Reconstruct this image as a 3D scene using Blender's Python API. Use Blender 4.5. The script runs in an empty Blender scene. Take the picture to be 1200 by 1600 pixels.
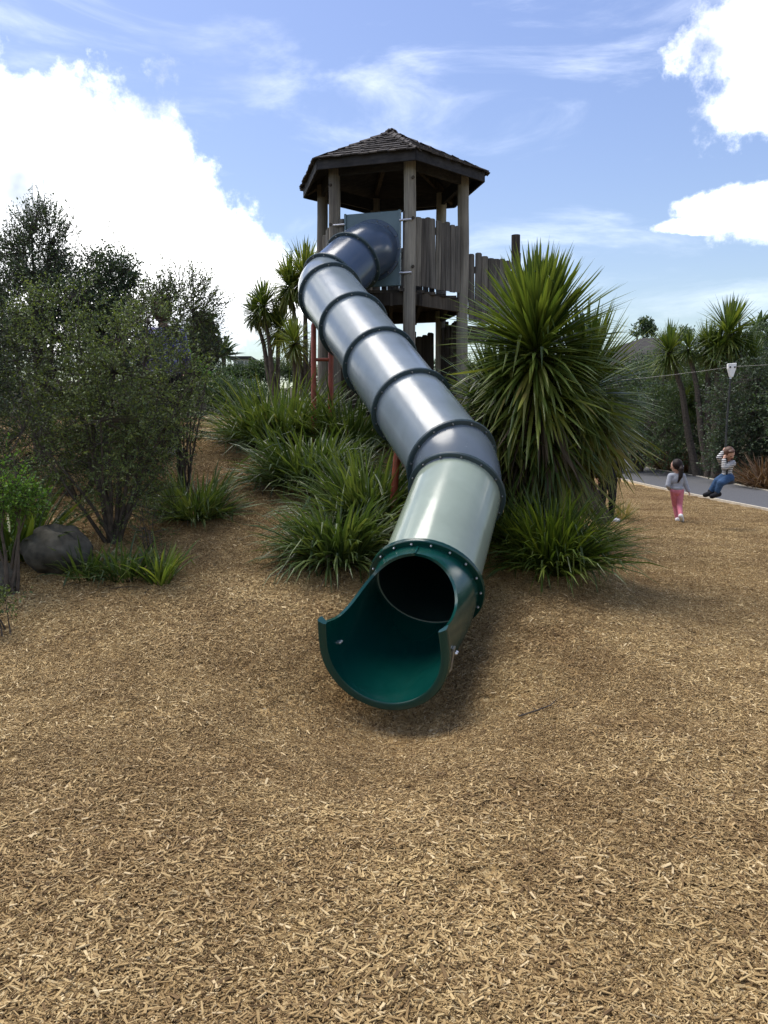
import bpy, bmesh, math, random
import numpy as np
from mathutils import Vector, Matrix, Euler
R = math.radians
rng = np.random.default_rng(7)
random.seed(7)
scene = bpy.context.scene
COL = scene.collection

# ------------------------------------------------------------------ camera
FPX = 1290.0; PITCH = R(5.3); CAMZ = 1.6
cam = bpy.data.cameras.new('camera'); camo = bpy.data.objects.new('camera', cam); COL.objects.link(camo)
cam.sensor_fit = 'VERTICAL'; cam.sensor_height = 36; cam.lens = 36 * FPX / 1600
cam.clip_start = 0.05; cam.clip_end = 3000
camo.location = (0, 0, CAMZ); camo.rotation_euler = (R(90) - PITCH, 0, 0)
scene.camera = camo

def P(px, py, Y):
    """photo pixel + depth (m) -> world point"""
    u = (px - 600) / FPX; v = (800 - py) / FPX
    s = Y / (math.cos(PITCH) + v * math.sin(PITCH))
    return Vector((u * s, Y, CAMZ + s * (-math.sin(PITCH) + v * math.cos(PITCH))))

# ------------------------------------------------------------------ sky, sun, exposure
SUN_AZ, SUN_EL = -62, 68       # degrees from +Y (negative = left)
world = bpy.data.worlds.new('World'); scene.world = world; world.use_nodes = True
wn = world.node_tree; wn.nodes.clear()
def N(t, typ, **kw):
    n = t.nodes.new(typ)
    for k, v in kw.items(): setattr(n, k, v)
    return n
def build_sky():
    t = wn; L = t.links.new
    out = N(t, 'ShaderNodeOutputWorld')
    sky = N(t, 'ShaderNodeTexSky', sky_type='NISHITA', sun_disc=False, sun_elevation=R(SUN_EL),
            sun_rotation=R(SUN_AZ) % (2 * math.pi), air_density=1.35, dust_density=1.5, ozone_density=2.2, altitude=50)
    bg = N(t, 'ShaderNodeBackground'); bg.inputs[1].default_value = 0.053
    hs = N(t, 'ShaderNodeHueSaturation'); hs.inputs['Saturation'].default_value = 1.1; hs.inputs['Hue'].default_value = 0.518
    L(sky.outputs[0], hs.inputs['Color']); L(hs.outputs[0], bg.inputs[0])
    tc = N(t, 'ShaderNodeTexCoord')
    def vm(op, a, b=None):
        n = N(t, 'ShaderNodeVectorMath', operation=op)
        for i, x in enumerate((a, b)):
            if x is None: continue
            if hasattr(x, 'links') or isinstance(x, bpy.types.NodeSocket): L(x, n.inputs[i])
            else: n.inputs[i].default_value = x
        return n
    def mt(op, a, b=None, c=None, clamp=False):
        n = N(t, 'ShaderNodeMath', operation=op, use_clamp=clamp)
        for i, x in enumerate((a, b, c)):
            if x is None: continue
            if isinstance(x, bpy.types.NodeSocket): L(x, n.inputs[i])
            else: n.inputs[i].default_value = x
        return n.outputs[0]
    D = vm('NORMALIZE', tc.outputs['Generated']).outputs[0]
    nz = N(t, 'ShaderNodeTexNoise'); nz.inputs['Scale'].default_value = 8; nz.inputs['Detail'].default_value = 8; nz.inputs['Roughness'].default_value = 0.64
    L(D, nz.inputs['Vector'])
    nzf = mt('SUBTRACT', nz.outputs['Fac'], 0.5)
    # cloud masses: direction, half width, half height (tangent units)
    def pdir(px, py): return (P(px, py, 100) - Vector((0, 0, CAMZ))).normalized()
    S = 1 / FPX
    cl = [(pdir(0, 320), 245*S, 205*S), (pdir(205, 340), 185*S, 100*S), (pdir(330, 445), 240*S, 90*S), (pdir(150, 470), 330*S, 85*S),
          (pdir(-250, 320), 300*S, 230*S), (pdir(1215, 50), 135*S, 70*S), (pdir(1200, 318), 110*S, 32*S), (pdir(1110, 350), 85*S, 13*S),
          (pdir(1370, 90), 210*S, 110*S), (pdir(1400, 320), 190*S, 48*S)]
    r2 = random.Random(3)
    for k in range(8):   # the same broken cumulus carried on round the sky outside the frame
        az = R(50 + k * 260 / 7 + r2.uniform(-6, 6)); el = R(r2.uniform(8, 42))
        cl.append((Vector((math.sin(az)*math.cos(el), math.cos(az)*math.cos(el), math.sin(el))), r2.uniform(.14, .30), r2.uniform(.06, .15)))
    field = None
    for c, w, h in cl:   # elliptical distance from each cloud's centre
        right = Vector((c.y, -c.x, 0)).normalized(); up = right.cross(c).normalized()
        m_ = N(t, 'ShaderNodeMapping', vector_type='TEXTURE'); m_.inputs['Location'].default_value = c
        m_.inputs['Rotation'].default_value = Matrix((right, up, -c)).transposed().to_euler(); m_.inputs['Scale'].default_value = (w, h, .7)
        L(D, m_.inputs['Vector']); e = vm('LENGTH', m_.outputs[0]).outputs['Value']
        field = e if field is None else mt('SMOOTH_MIN', field, e, 0.12)
    field = mt('SUBTRACT', 1.0, field)
    field = mt('ADD', field, mt('MULTIPLY', nzf, 2.4))
    rmp = N(t, 'ShaderNodeMapRange', interpolation_type='SMOOTHSTEP'); rmp.inputs[1].default_value = 0.0; rmp.inputs[1].default_value = -0.06; rmp.inputs[2].default_value = 0.42
    L(field, rmp.inputs[0])
    # thin high cirrus: noise drawn out along one direction
    mp = N(t, 'ShaderNodeMapping'); mp.inputs['Rotation'].default_value = (0, R(24), R(10)); mp.inputs['Scale'].default_value = (2.0, 2.2, 7.5)
    L(D, mp.inputs['Vector'])
    nc = N(t, 'ShaderNodeTexNoise'); nc.inputs['Scale'].default_value = 1.7; nc.inputs['Detail'].default_value = 8; nc.inputs['Roughness'].default_value = 0.6
    nc.inputs['Distortion'].default_value = 0.5
    L(mp.outputs[0], nc.inputs['Vector'])
    rc = N(t, 'ShaderNodeMapRange', interpolation_type='SMOOTHSTEP'); rc.inputs[1].default_value = 0.48; rc.inputs[2].default_value = 0.78; rc.inputs[4].default_value = 0.24
    L(nc.outputs['Fac'], rc.inputs[0])
    # broad milky haze low in the sky
    sep = N(t, 'ShaderNodeSeparateXYZ'); L(D, sep.inputs[0])
    mask = mt('MAXIMUM', rmp.outputs[0], rc.outputs[0], clamp=True)
    # cloud shading (thick parts slightly grey)
    ns = N(t, 'ShaderNodeTexNoise'); ns.inputs['Scale'].default_value = 5; ns.inputs['Detail'].default_value = 5
    L(D, ns.inputs['Vector'])
    cr = N(t, 'ShaderNodeValToRGB'); cr.color_ramp.elements[0].position = .33; cr.color_ramp.elements[1].position = .53
    cr.color_ramp.elements[0].color = (.25, .28, .32, 1); cr.color_ramp.elements[1].color = (1, 1, 1, 1)
    L(ns.outputs['Fac'], cr.inputs[0])
    bc = N(t, 'ShaderNodeBackground'); bc.inputs[1].default_value = 0.95; L(cr.outputs[0], bc.inputs[0])
    mx = N(t, 'ShaderNodeMixShader'); L(mask, mx.inputs[0]); L(bg.outputs[0], mx.inputs[1]); L(bc.outputs[0], mx.inputs[2])
    L(mx.outputs[0], out.inputs[0])
build_sky()
sun = bpy.data.lights.new('sun', 'SUN'); suno = bpy.data.objects.new('sun', sun); COL.objects.link(suno)
sun.energy = 1.3; sun.angle = R(40.0); sun.color = (1.0, 0.95, 0.87)
sd = Vector((math.sin(R(SUN_AZ)) * math.cos(R(SUN_EL)), math.cos(R(SUN_AZ)) * math.cos(R(SUN_EL)), math.sin(R(SUN_EL))))
suno.rotation_euler = sd.to_track_quat('Z', 'Y').to_euler(); suno.location = (-8, 4, 14)
vs = scene.view_settings; vs.view_transform = 'Standard'; vs.look = 'None'; vs.exposure = 1.72; vs.gamma = 1.0; vs.use_curve_mapping = False
scene.render.engine = 'CYCLES'
scene.cycles.use_denoising = True
scene.cycles.max_bounces = 5; scene.cycles.diffuse_bounces = 3; scene.cycles.glossy_bounces = 3; scene.cycles.transmission_bounces = 4; scene.cycles.transparent_max_bounces = 4
world.cycles.sampling_method = 'MANUAL'; world.cycles.sample_map_resolution = 512

# ------------------------------------------------------------------ helpers
def tag(o, label=None, cat=None, group=None, kind=None):
    if label: o['label'] = label
    if cat: o['category'] = cat
    if group: o['group'] = group
    if kind: o['kind'] = kind
    return o
def link(name, me, mat=None, parent=None):
    o = bpy.data.objects.new(name, me); COL.objects.link(o)
    if mat and me is not None and len(me.materials) == 0: me.materials.append(mat)
    if parent:
        o.parent = parent
        if parent.get('_abs'): pass
    return o
def pymesh(name, v, f, smooth=False):
    me = bpy.data.meshes.new(name)
    me.from_pydata([tuple(x) for x in v] if not isinstance(v, np.ndarray) else v.tolist(), [], f if isinstance(f, list) else f.tolist())
    if smooth: me.polygons.foreach_set('use_smooth', [True] * len(me.polygons))
    me.update(); return me
def fastmesh(name, v, f, smooth=False):
    """v (n,3) float, f (m,k) int; all faces same size"""
    me = bpy.data.meshes.new(name); n, m, k = len(v), len(f), f.shape[1]
    me.vertices.add(n); me.vertices.foreach_set('co', np.ascontiguousarray(v, np.float32).ravel())
    me.loops.add(m * k); me.loops.foreach_set('vertex_index', np.ascontiguousarray(f, np.int32).ravel())
    me.polygons.add(m); me.polygons.foreach_set('loop_start', np.arange(0, m * k, k, dtype=np.int32))
    me.update(calc_edges=True)
    me.polygons.foreach_set('use_smooth', np.full(m, smooth)); me.update()
    return me
def empty(name, loc=(0, 0, 0)):
    o = bpy.data.objects.new(name, None); COL.objects.link(o); o.location = loc; o.empty_display_size = .2
    return o
def part(name, me, mat, parent, world_coords=True, loc=None, rot=None, scale=None):
    """child mesh; mesh given in world coordinates is shifted by the parent's location"""
    o = link(name, me, mat)
    o.parent = parent
    off = Vector((0, 0, 0)); p = parent
    while p is not None: off += p.location; p = p.parent
    if loc is None: o.location = -off if world_coords else (0, 0, 0)
    else: o.location = Vector(loc) - off if world_coords else loc
    if rot is not None: o.rotation_euler = rot
    if scale is not None: o.scale = scale
    return o
def frame(d, up=Vector((0, 0, 1))):
    d = d.normalized()
    s = d.cross(up)
    if s.length < 1e-4: s = d.cross(Vector((0, 1, 0)))
    s.normalize(); u = s.cross(d).normalized()
    return s, u
class MB:
    def __init__(s): s.v = []; s.f = []
    def add(s, v, f):
        o = len(s.v); s.v += [Vector(x) for x in v]; s.f += [[i + o for i in q] for q in f]
    def tube(s, pts, rad, n=10, cap=True):
        pts = [Vector(p) for p in pts]
        if not hasattr(rad, '__len__'): rad = [rad] * len(pts)
        o = len(s.v); prev = None
        for i, p in enumerate(pts):
            d = (pts[min(i + 1, len(pts) - 1)] - pts[max(i - 1, 0)]).normalized()
            if prev is None: a, b = frame(d)
            else:
                a = prev - d * prev.dot(d); a.normalize(); b = a.cross(d).normalized()
            prev = a
            for k in range(n):
                t = 2 * math.pi * k / n
                s.v.append(p + (a * math.cos(t) + b * math.sin(t)) * rad[i])
        for i in range(len(pts) - 1):
            for k in range(n):
                q = o + i * n; s.f.append([q + k, q + (k + 1) % n, q + n + (k + 1) % n, q + n + k])
        if cap:
            s.f.append([o + k for k in range(n)][::-1]); q = o + (len(pts) - 1) * n; s.f.append([q + k for k in range(n)])
    def box(s, c, size, rot=None):
        m = rot if rot is not None else Matrix.Identity(3)
        v = [Vector(c) + m @ Vector((x * size[0] / 2, y * size[1] / 2, z * size[2] / 2)) for x in (-1, 1) for y in (-1, 1) for z in (-1, 1)]
        s.add(v, [[0, 1, 3, 2], [4, 6, 7, 5], [0, 4, 5, 1], [2, 3, 7, 6], [0, 2, 6, 4], [1, 5, 7, 3]])
    def beam(s, a, b, w, h, up=Vector((0, 0, 1))):
        a, b = Vector(a), Vector(b); d = b - a; sd_, u = frame(d, up); c = (a + b) / 2
        m = Matrix((sd_, d.normalized(), u)).transposed()
        s.box(c, (w, d.length, h), m)
    def mesh(s, name, smooth=False, bevel=0):
        me = bpy.data.meshes.new(name); bm = bmesh.new()
        vs_ = [bm.verts.new(x) for x in s.v]
        for q in s.f:
            try: bm.faces.new([vs_[i] for i in q])
            except ValueError: pass
        bmesh.ops.recalc_face_normals(bm, faces=bm.faces)
        if bevel: bmesh.ops.bevel(bm, geom=bm.edges[:], offset=bevel, segments=1, affect='EDGES', profile=.5)
        bm.to_mesh(me); bm.free()
        if smooth:
            me.polygons.foreach_set('use_smooth', [True] * len(me.polygons))
            me.set_sharp_from_angle(angle=R(40))
        me.update(); return me

# ------------------------------------------------------------------ materials
def newmat(name):
    m = bpy.data.materials.new(name); m.use_nodes = True; t = m.node_tree
    return m, t, t.nodes['Principled BSDF'], t.nodes['Material Output']
def ramp(t, stops):
    r = N(t, 'ShaderNodeValToRGB'); e = r.color_ramp.elements
    e[0].position, e[0].color = stops[0][0], (*stops[0][1], 1); e[1].position, e[1].color = stops[-1][0], (*stops[-1][1], 1)
    for p, c in stops[1:-1]:
        x = e.new(p); x.color = (*c, 1)
    return r
def noise(t, scale, detail=5, rough=.55, vec=None, coord='Object', stretch=None):
    n = N(t, 'ShaderNodeTexNoise'); n.inputs['Scale'].default_value = scale; n.inputs['Detail'].default_value = detail; n.inputs['Roughness'].default_value = rough
    if vec is None:
        tc = N(t, 'ShaderNodeTexCoord'); vec = tc.outputs[coord]
    if stretch:
        mp = N(t, 'ShaderNodeMapping'); mp.inputs['Scale'].default_value = stretch; t.links.new(vec, mp.inputs[0]); vec = mp.outputs[0]
    t.links.new(vec, n.inputs['Vector']); return n
def mixc(t, fac, a, b, typ='MIX'):
    m = N(t, 'ShaderNodeMix', data_type='RGBA', blend_type=typ)
    for i, x in ((0, fac), (6, a), (7, b)):
        if isinstance(x, bpy.types.NodeSocket): t.links.new(x, m.inputs[i])
        else: m.inputs[i].default_value = x if i == 0 else ((*x, 1) if len(x) == 3 else x)
    return m.outputs[2]
def bump(t, b, h, strength=.3, dist=.01):
    n = N(t, 'ShaderNodeBump'); n.inputs['Strength'].default_value = strength; n.inputs['Distance'].default_value = dist
    t.links.new(h, n.inputs['Height']); t.links.new(n.outputs[0], b.inputs['Normal'])
def simple(name, col, rough=.5, metal=0, nscale=8, var=.25, bstr=.1, spec=.5, coat=0):
    m, t, b, o = newmat(name)
    n = noise(t, nscale, 6)
    c0 = tuple(x * (1 - var) for x in col); c1 = tuple(min(1, x * (1 + var)) for x in col)
    r = ramp(t, [(.3, c0), (.7, c1)]); t.links.new(n.outputs['Fac'], r.inputs[0]); t.links.new(r.outputs[0], b.inputs['Base Color'])
    b.inputs['Roughness'].default_value = rough; b.inputs['Metallic'].default_value = metal; b.inputs['Specular IOR Level'].default_value = spec
    b.inputs['Coat Weight'].default_value = coat
    if bstr: bump(t, b, n.outputs['Fac'], bstr, .01)
    return m
def wood(name, dark, light, along=(28, 28, 1.6), bs=.5):
    m, t, b, o = newmat(name)
    oi = N(t, 'ShaderNodeObjectInfo'); tc = N(t, 'ShaderNodeTexCoord')
    ad = N(t, 'ShaderNodeVectorMath', operation='MULTIPLY_ADD'); ad.inputs[1].default_value = (1, 1, 1)
    cmb = N(t, 'ShaderNodeCombineXYZ'); mu = N(t, 'ShaderNodeMath', operation='MULTIPLY'); mu.inputs[1].default_value = 37.0
    t.links.new(oi.outputs['Random'], mu.inputs[0])
    for i in range(3): t.links.new(mu.outputs[0], cmb.inputs[i])
    t.links.new(tc.outputs['Object'], ad.inputs[0]); t.links.new(cmb.outputs[0], ad.inputs[2])
    g = noise(t, 1.0, 7, .6, ad.outputs[0], stretch=along)
    big = noise(t, 2.2, 4, .6, ad.outputs[0], stretch=(1, 1, .5))
    r = ramp(t, [(.28, dark), (.5, tuple((a + c) / 2 for a, c in zip(dark, light))), (.72, light)])
    t.links.new(g.outputs['Fac'], r.inputs[0])
    tint = ramp(t, [(0, (.62, .58, .55)), (.5, (.95, .93, .9)), (1, (1.25, 1.2, 1.1))]); t.links.new(oi.outputs['Random'], tint.inputs[0])
    c = mixc(t, 1.0, r.outputs[0], tint.outputs[0], 'MULTIPLY')
    st = ramp(t, [(.35, (.62, .6, .58)), (.6, (1.08, 1.06, 1.02))]); t.links.new(big.outputs['Fac'], st.inputs[0])
    c = mixc(t, .8, c, st.outputs[0], 'MULTIPLY')
    t.links.new(c, b.inputs['Base Color']); b.inputs['Roughness'].default_value = .85; b.inputs['Specular IOR Level'].default_value = .25
    bump(t, b, g.outputs['Fac'], bs, .006); return m
def leafmat(name, stops, trans=.35, rough=.42, nscale=1.5, tcol=None, spec=.4):
    m, t, b, o = newmat(name)
    g = N(t, 'ShaderNodeNewGeometry'); n = noise(t, nscale, 3, .5)
    oi = N(t, 'ShaderNodeObjectInfo')
    f = N(t, 'ShaderNodeMath', operation='MULTIPLY_ADD'); f.inputs[1].default_value = .55
    s2 = N(t, 'ShaderNodeMath', operation='MULTIPLY'); s2.inputs[1].default_value = .5
    t.links.new(n.outputs['Fac'], s2.inputs[0]); t.links.new(g.outputs['Random Per Island'], f.inputs[0]); t.links.new(s2.outputs[0], f.inputs[2])
    fin = N(t, 'ShaderNodeMath', operation='MULTIPLY_ADD'); fin.inputs[1].default_value = .25; t.links.new(oi.outputs['Random'], fin.inputs[0])
    sb = N(t, 'ShaderNodeMath', operation='SUBTRACT'); sb.inputs[1].default_value = .12; t.links.new(f.outputs[0], sb.inputs[0]); t.links.new(sb.outputs[0], fin.inputs[2])
    r = ramp(t, stops); t.links.new(fin.outputs[0], r.inputs[0])
    t.links.new(r.outputs[0], b.inputs['Base Color']); b.inputs['Roughness'].default_value = rough; b.inputs['Specular IOR Level'].default_value = spec
    tr = N(t, 'ShaderNodeBsdfTranslucent'); gm = mixc(t, 1.0, r.outputs[0], tcol or (1.5, 1.5, .7), 'MULTIPLY'); t.links.new(gm, tr.inputs[0])
    mx = N(t, 'ShaderNodeMixShader'); mx.inputs[0].default_value = trans
    t.links.new(b.outputs[0], mx.inputs[1]); t.links.new(tr.outputs[0], mx.inputs[2]); t.links.new(mx.outputs[0], o.inputs[0])
    return m
M = {}
def chip_colour(t, fac_socket, wc):
    r = ramp(t, [(0, (.115, .070, .030)), (.2, (.255, .170, .073)), (.55, (.395, .280, .129)), (.88, (.49, .37, .185)), (1, (.62, .50, .30))])
    t.links.new(fac_socket, r.inputs[0])
    big = noise(t, .55, 5, .6, wc); st = ramp(t, [(.34, (.66, .58, .50)), (.5, (.95, .92, .88)), (.64, (1.12, 1.1, 1.06))]); t.links.new(big.outputs['Fac'], st.inputs[0])
    c = mixc(t, .85, r.outputs[0], st.outputs[0], 'MULTIPLY')
    md_ = noise(t, 2.7, 4, .6, wc); s2 = ramp(t, [(.36, (.80, .76, .72)), (.6, (1.06, 1.06, 1.05))]); t.links.new(md_.outputs['Fac'], s2.inputs[0])
    return mixc(t, .8, c, s2.outputs[0], 'MULTIPLY')
def make_chip_mat():
    m, t, b, o = newmat('wood_chip'); g = N(t, 'ShaderNodeNewGeometry')
    c = chip_colour(t, g.outputs['Random Per Island'], g.outputs['Position'])
    gr = noise(t, 260, 3, .6)
    gr2 = ramp(t, [(.3, (.75, .75, .75)), (.7, (1.15, 1.15, 1.15))]); t.links.new(gr.outputs['Fac'], gr2.inputs[0])
    c = mixc(t, 1, c, gr2.outputs[0], 'MULTIPLY')
    t.links.new(c, b.inputs['Base Color']); b.inputs['Roughness'].default_value = .8; b.inputs['Specular IOR Level'].default_value = .3
    return m
M['chip'] = make_chip_mat()
def make_ground_mat():
    m, t, b, o = newmat('chip_ground'); g = N(t, 'ShaderNodeNewGeometry')
    v = N(t, 'ShaderNodeTexVoronoi', feature='F1'); v.inputs['Scale'].default_value = 45
    mp = N(t, 'ShaderNodeMapping'); mp.inputs['Scale'].default_value = (1, .55, 1); t.links.new(g.outputs['Position'], mp.inputs[0])
    wn_ = noise(t, 14, 3, .5, g.outputs['Position']); wv = N(t, 'ShaderNodeVectorMath', operation='MULTIPLY_ADD'); wv.inputs[1].default_value = (.06, .06, .06)
    t.links.new(wn_.outputs['Color'], wv.inputs[0]); t.links.new(mp.outputs[0], wv.inputs[2]); t.links.new(wv.outputs[0], v.inputs['Vector'])
    sp = N(t, 'ShaderNodeSeparateColor'); t.links.new(v.outputs['Color'], sp.inputs[0])
    c = chip_colour(t, sp.outputs[0], g.outputs['Position'])
    ln = noise(t, 3.5, 6, .6, g.outputs['Position']); lt = ramp(t, [(.3, (.018, .016, .010)), (.5, (.05, .045, .022)), (.72, (.10, .082, .045))]); t.links.new(ln.outputs['Fac'], lt.inputs[0])
    at = N(t, 'ShaderNodeAttribute', attribute_name='litter')
    c = mixc(t, at.outputs['Fac'], c, lt.outputs[0])
    t.links.new(c, b.inputs['Base Color']); b.inputs['Roughness'].default_value = .9; b.inputs['Specular IOR Level'].default_value = .2
    bump(t, b, v.outputs['Distance'], .8, .02); return m
M['ground'] = make_ground_mat()
M['post'] = wood('post_wood', (.125, .118, .104), (.35, .335, .295), (34, 34, 1.1))
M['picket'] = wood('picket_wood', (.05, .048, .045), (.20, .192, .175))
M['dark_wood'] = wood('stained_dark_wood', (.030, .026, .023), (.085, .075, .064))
M['roofboard'] = wood('roof_board', (.018, .019, .024), (.05, .05, .055), (1.5, 25, 25))
M['shingle'] = wood('shingle_wood', (.032, .030, .032), (.115, .107, .106), (25, 1.8, 25))
def plastic(name, col, rough, fade=.12):
    m, t, b, o = newmat(name); g = N(t, 'ShaderNodeNewGeometry')
    n1 = noise(t, 1.1, 4, .55, g.outputs['Position']); r = ramp(t, [(.3, tuple(x * (1 - fade) for x in col)), (.7, tuple(x * (1 + fade) for x in col))]); t.links.new(n1.outputs['Fac'], r.inputs[0])
    n2 = noise(t, 3.5, 5, .6, g.outputs['Position'], stretch=(1, 1, .4)); d = ramp(t, [(.36, (.82, .82, .80)), (.6, (1, 1, 1))]); t.links.new(n2.outputs['Fac'], d.inputs[0])
    c = mixc(t, .5, r.outputs[0], d.outputs[0], 'MULTIPLY'); t.links.new(c, b.inputs['Base Color'])
    n3 = noise(t, 7, 4, .6, g.outputs['Position']); mr = N(t, 'ShaderNodeMapRange'); mr.inputs[1].default_value = .35; mr.inputs[2].default_value = .7; mr.inputs[3].default_value = rough * .85; mr.inputs[4].default_value = rough * 1.3
    t.links.new(n3.outputs['Fac'], mr.inputs[0]); t.links.new(mr.outputs[0], b.inputs['Roughness'])
    bump(t, b, n1.outputs['Fac'], .12, .03); return m
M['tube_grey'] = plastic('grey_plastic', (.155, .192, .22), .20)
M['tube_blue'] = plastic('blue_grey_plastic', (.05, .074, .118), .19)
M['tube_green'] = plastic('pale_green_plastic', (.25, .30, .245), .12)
M['flange'] = simple('slate_plastic', (.035, .06, .072), .38, 0, 5, .15, 0)
M['exit'] = plastic('dark_green_plastic', (.0011, .038, .031), .20)
M['inner'] = simple('tube_inner_shade', (.010, .022, .020), .3, 0, 2, .1, 0)  # darkness inside the tube, put into the colour of its inner wall
M['bolt_d'] = simple('dull_bolt', (.16, .17, .17), .5, .4, 30, .15, 0)
M['steel'] = simple('galvanised_steel', (.55, .55, .54), .32, .9, 30, .15, 0)
M['panel'] = simple('blue_grey_board', (.085, .135, .155), .4, 0, 3, .14, .02)
M['rust'] = simple('red_oxide_paint', (.26, .055, .03), .5, 0, 9, .3, .12)
M['leaf_cab'] = leafmat('cabbage_leaf', [(0, (.022, .046, .014)), (.4, (.066, .105, .024)), (.75, (.14, .175, .036)), (.93, (.23, .24, .055)), (1, (.28, .22, .09))], .32, .33, 2)
M['leaf_old'] = leafmat('old_leaf', [(0, (.050, .066, .016)), (.5, (.125, .145, .032)), (.85, (.20, .19, .05)), (1, (.30, .23, .10))], .3, .55, 2)
M['leaf_dead'] = leafmat('dead_leaf', [(0, (.022, .015, .009)), (.5, (.055, .040, .022)), (1, (.13, .10, .06))], .15, .75, 2, (1.2, 1, .8))
M['leaf_base'] = leafmat('base_leaf', [(0, (.024, .048, .010)), (.5, (.075, .115, .020)), (.85, (.16, .19, .03)), (1, (.30, .27, .07))], .35, .38, 2)
M['flax'] = leafmat('flax_leaf', [(0, (.020, .042, .013)), (.5, (.058, .094, .026)), (.85, (.12, .155, .045)), (.95, (.2, .2, .07)), (1, (.30, .24, .12))], .32, .36, 2)
M['flax_b'] = leafmat('flax_leaf_bright', [(0, (.03, .058, .014)), (.5, (.08, .13, .026)), (1, (.22, .25, .05))], .4, .38, 2)
M['tussock'] = leafmat('tussock_leaf', [(0, (.045, .022, .012)), (.5, (.11, .062, .03)), (1, (.22, .15, .07))], .25, .6, 2, (1.3, 1.1, .7))
M['dry'] = leafmat('dry_grass', [(0, (.10, .08, .03)), (1, (.36, .29, .13))], .3, .6, 2)
M['shrub'] = leafmat('shrub_leaf', [(0, (.034, .050, .018)), (.5, (.085, .122, .040)), (.85, (.14, .18, .055)), (1, (.22, .23, .09))], .30, .45, 2.4)
M['shrub_d'] = leafmat('dark_shrub_leaf', [(0, (.022, .040, .022)), (.6, (.062, .095, .048)), (1, (.115, .155, .07))], .22, .42, 2.2)
M['shrub_b'] = leafmat('bright_shrub_leaf', [(0, (.03, .08, .014)), (.5, (.085, .19, .026)), (1, (.2, .31, .05))], .38, .4, 3)
M['far'] = leafmat('far_leaf', [(0, (.020, .040, .020)), (.5, (.050, .088, .036)), (1, (.11, .155, .06))], .25, .5, .6)
M['far2'] = leafmat('far_leaf_grey', [(0, (0.0192, 0.0324, 0.0192)), (0.5, (0.0504, 0.0792, 0.0408)), (1, (0.114, 0.15, 0.072))], .25, .5, .7)
M['bark'] = simple('bark', (.085, .07, .055), .9, 0, 14, .45, .7, .2)
M['twig'] = simple('twig_bark', (.055, .046, .038), .9, 0, 20, .4, .3, .2)
M['rock'] = simple('boulder_stone', (.07, .066, .053), .9, 0, 9, .5, 1.0, .2)
M['asphalt'] = simple('asphalt', (.082, .083, .086), .88, 0, 60, .22, .3, .3)
M['concrete'] = simple('concrete', (.46, .41, .32), .85, 0, 12, .18, .2, .3)
M['whitep'] = simple('white_painted_steel', (.78, .78, .76), .4, 0, 6, .06, .02)
M['rope'] = simple('dark_rope', (.03, .032, .03), .8, 0, 60, .3, .4)
M['cable'] = simple('wire_rope', (.20, .20, .19), .45, .6, 90, .2, .2)
M['rubber'] = simple('black_rubber', (.018, .018, .02), .7, 0, 20, .2, .1)
M['skin'] = simple('skin', (.52, .30, .21), .5, 0, 20, .08, .02)
M['hair_d'] = simple('dark_hair', (.016, .010, .008), .6, 0, 60, .4, .5, .2)
M['hair_b'] = simple('brown_hair', (.085, .038, .018), .55, 0, 60, .4, .5)
M['sweat'] = simple('grey_sweatshirt', (.33, .35, .39), .9, 0, 25, .1, .25, .2)
M['pink'] = simple('pink_trousers', (.58, .19, .24), .9, 0, 25, .12, .25, .2)
M['denim'] = simple('blue_denim', (.035, .075, .15), .9, 0, 40, .3, .25, .2)
M['black'] = simple('black_cloth', (.012, .012, .014), .9, 0, 30, .2, .2, .2)
M['shoe_w'] = simple('white_shoe', (.75, .74, .72), .6, 0, 30, .06, .05)
M['roof_far'] = simple('dark_roofing', (.028, .024, .021), .85, 0, 3, .25, .2)
M['wall_far'] = simple('weathered_wall', (.16, .13, .10), .85, 0, 2, .25, .1)
M['house_w'] = simple('cream_weatherboard', (.62, .62, .58), .7, 0, 2, .08, .02)
M['glass'] = simple('window_glass', (.04, .05, .06), .08, 0, 2, .2, 0)
M['mouth'] = simple('mouth_red', (.12, .02, .02), .6, 0, 10, .1, 0)
def stripes():
    m, t, b, o = newmat('striped_jersey')
    tc = N(t, 'ShaderNodeTexCoord'); sx = N(t, 'ShaderNodeSeparateXYZ'); t.links.new(tc.outputs['Object'], sx.inputs[0])
    mu = N(t, 'ShaderNodeMath', operation='MULTIPLY'); mu.inputs[1].default_value = 1 / .031; t.links.new(sx.outputs[2], mu.inputs[0])
    fr = N(t, 'ShaderNodeMath', operation='FRACT'); t.links.new(mu.outputs[0], fr.inputs[0])
    gt = N(t, 'ShaderNodeMath', operation='GREATER_THAN'); gt.inputs[1].default_value = .5; t.links.new(fr.outputs[0], gt.inputs[0])
    c = mixc(t, gt.outputs[0], (.02, .022, .03), (.68, .67, .64)); t.links.new(c, b.inputs['Base Color']); b.inputs['Roughness'].default_value = .9
    return m
M['stripe'] = stripes()
def purple():
    m, t, b, o = newmat('purple_print'); n = noise(t, 22, 2, .5); r = ramp(t, [(.42, (.06, .06, .20)), (.5, (.16, .16, .38)), (.58, (.34, .34, .55))])
    t.links.new(n.outputs['Fac'], r.inputs[0]); t.links.new(r.outputs[0], b.inputs['Base Color']); b.inputs['Roughness'].default_value = .9; return m
M['purple'] = purple()

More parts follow.
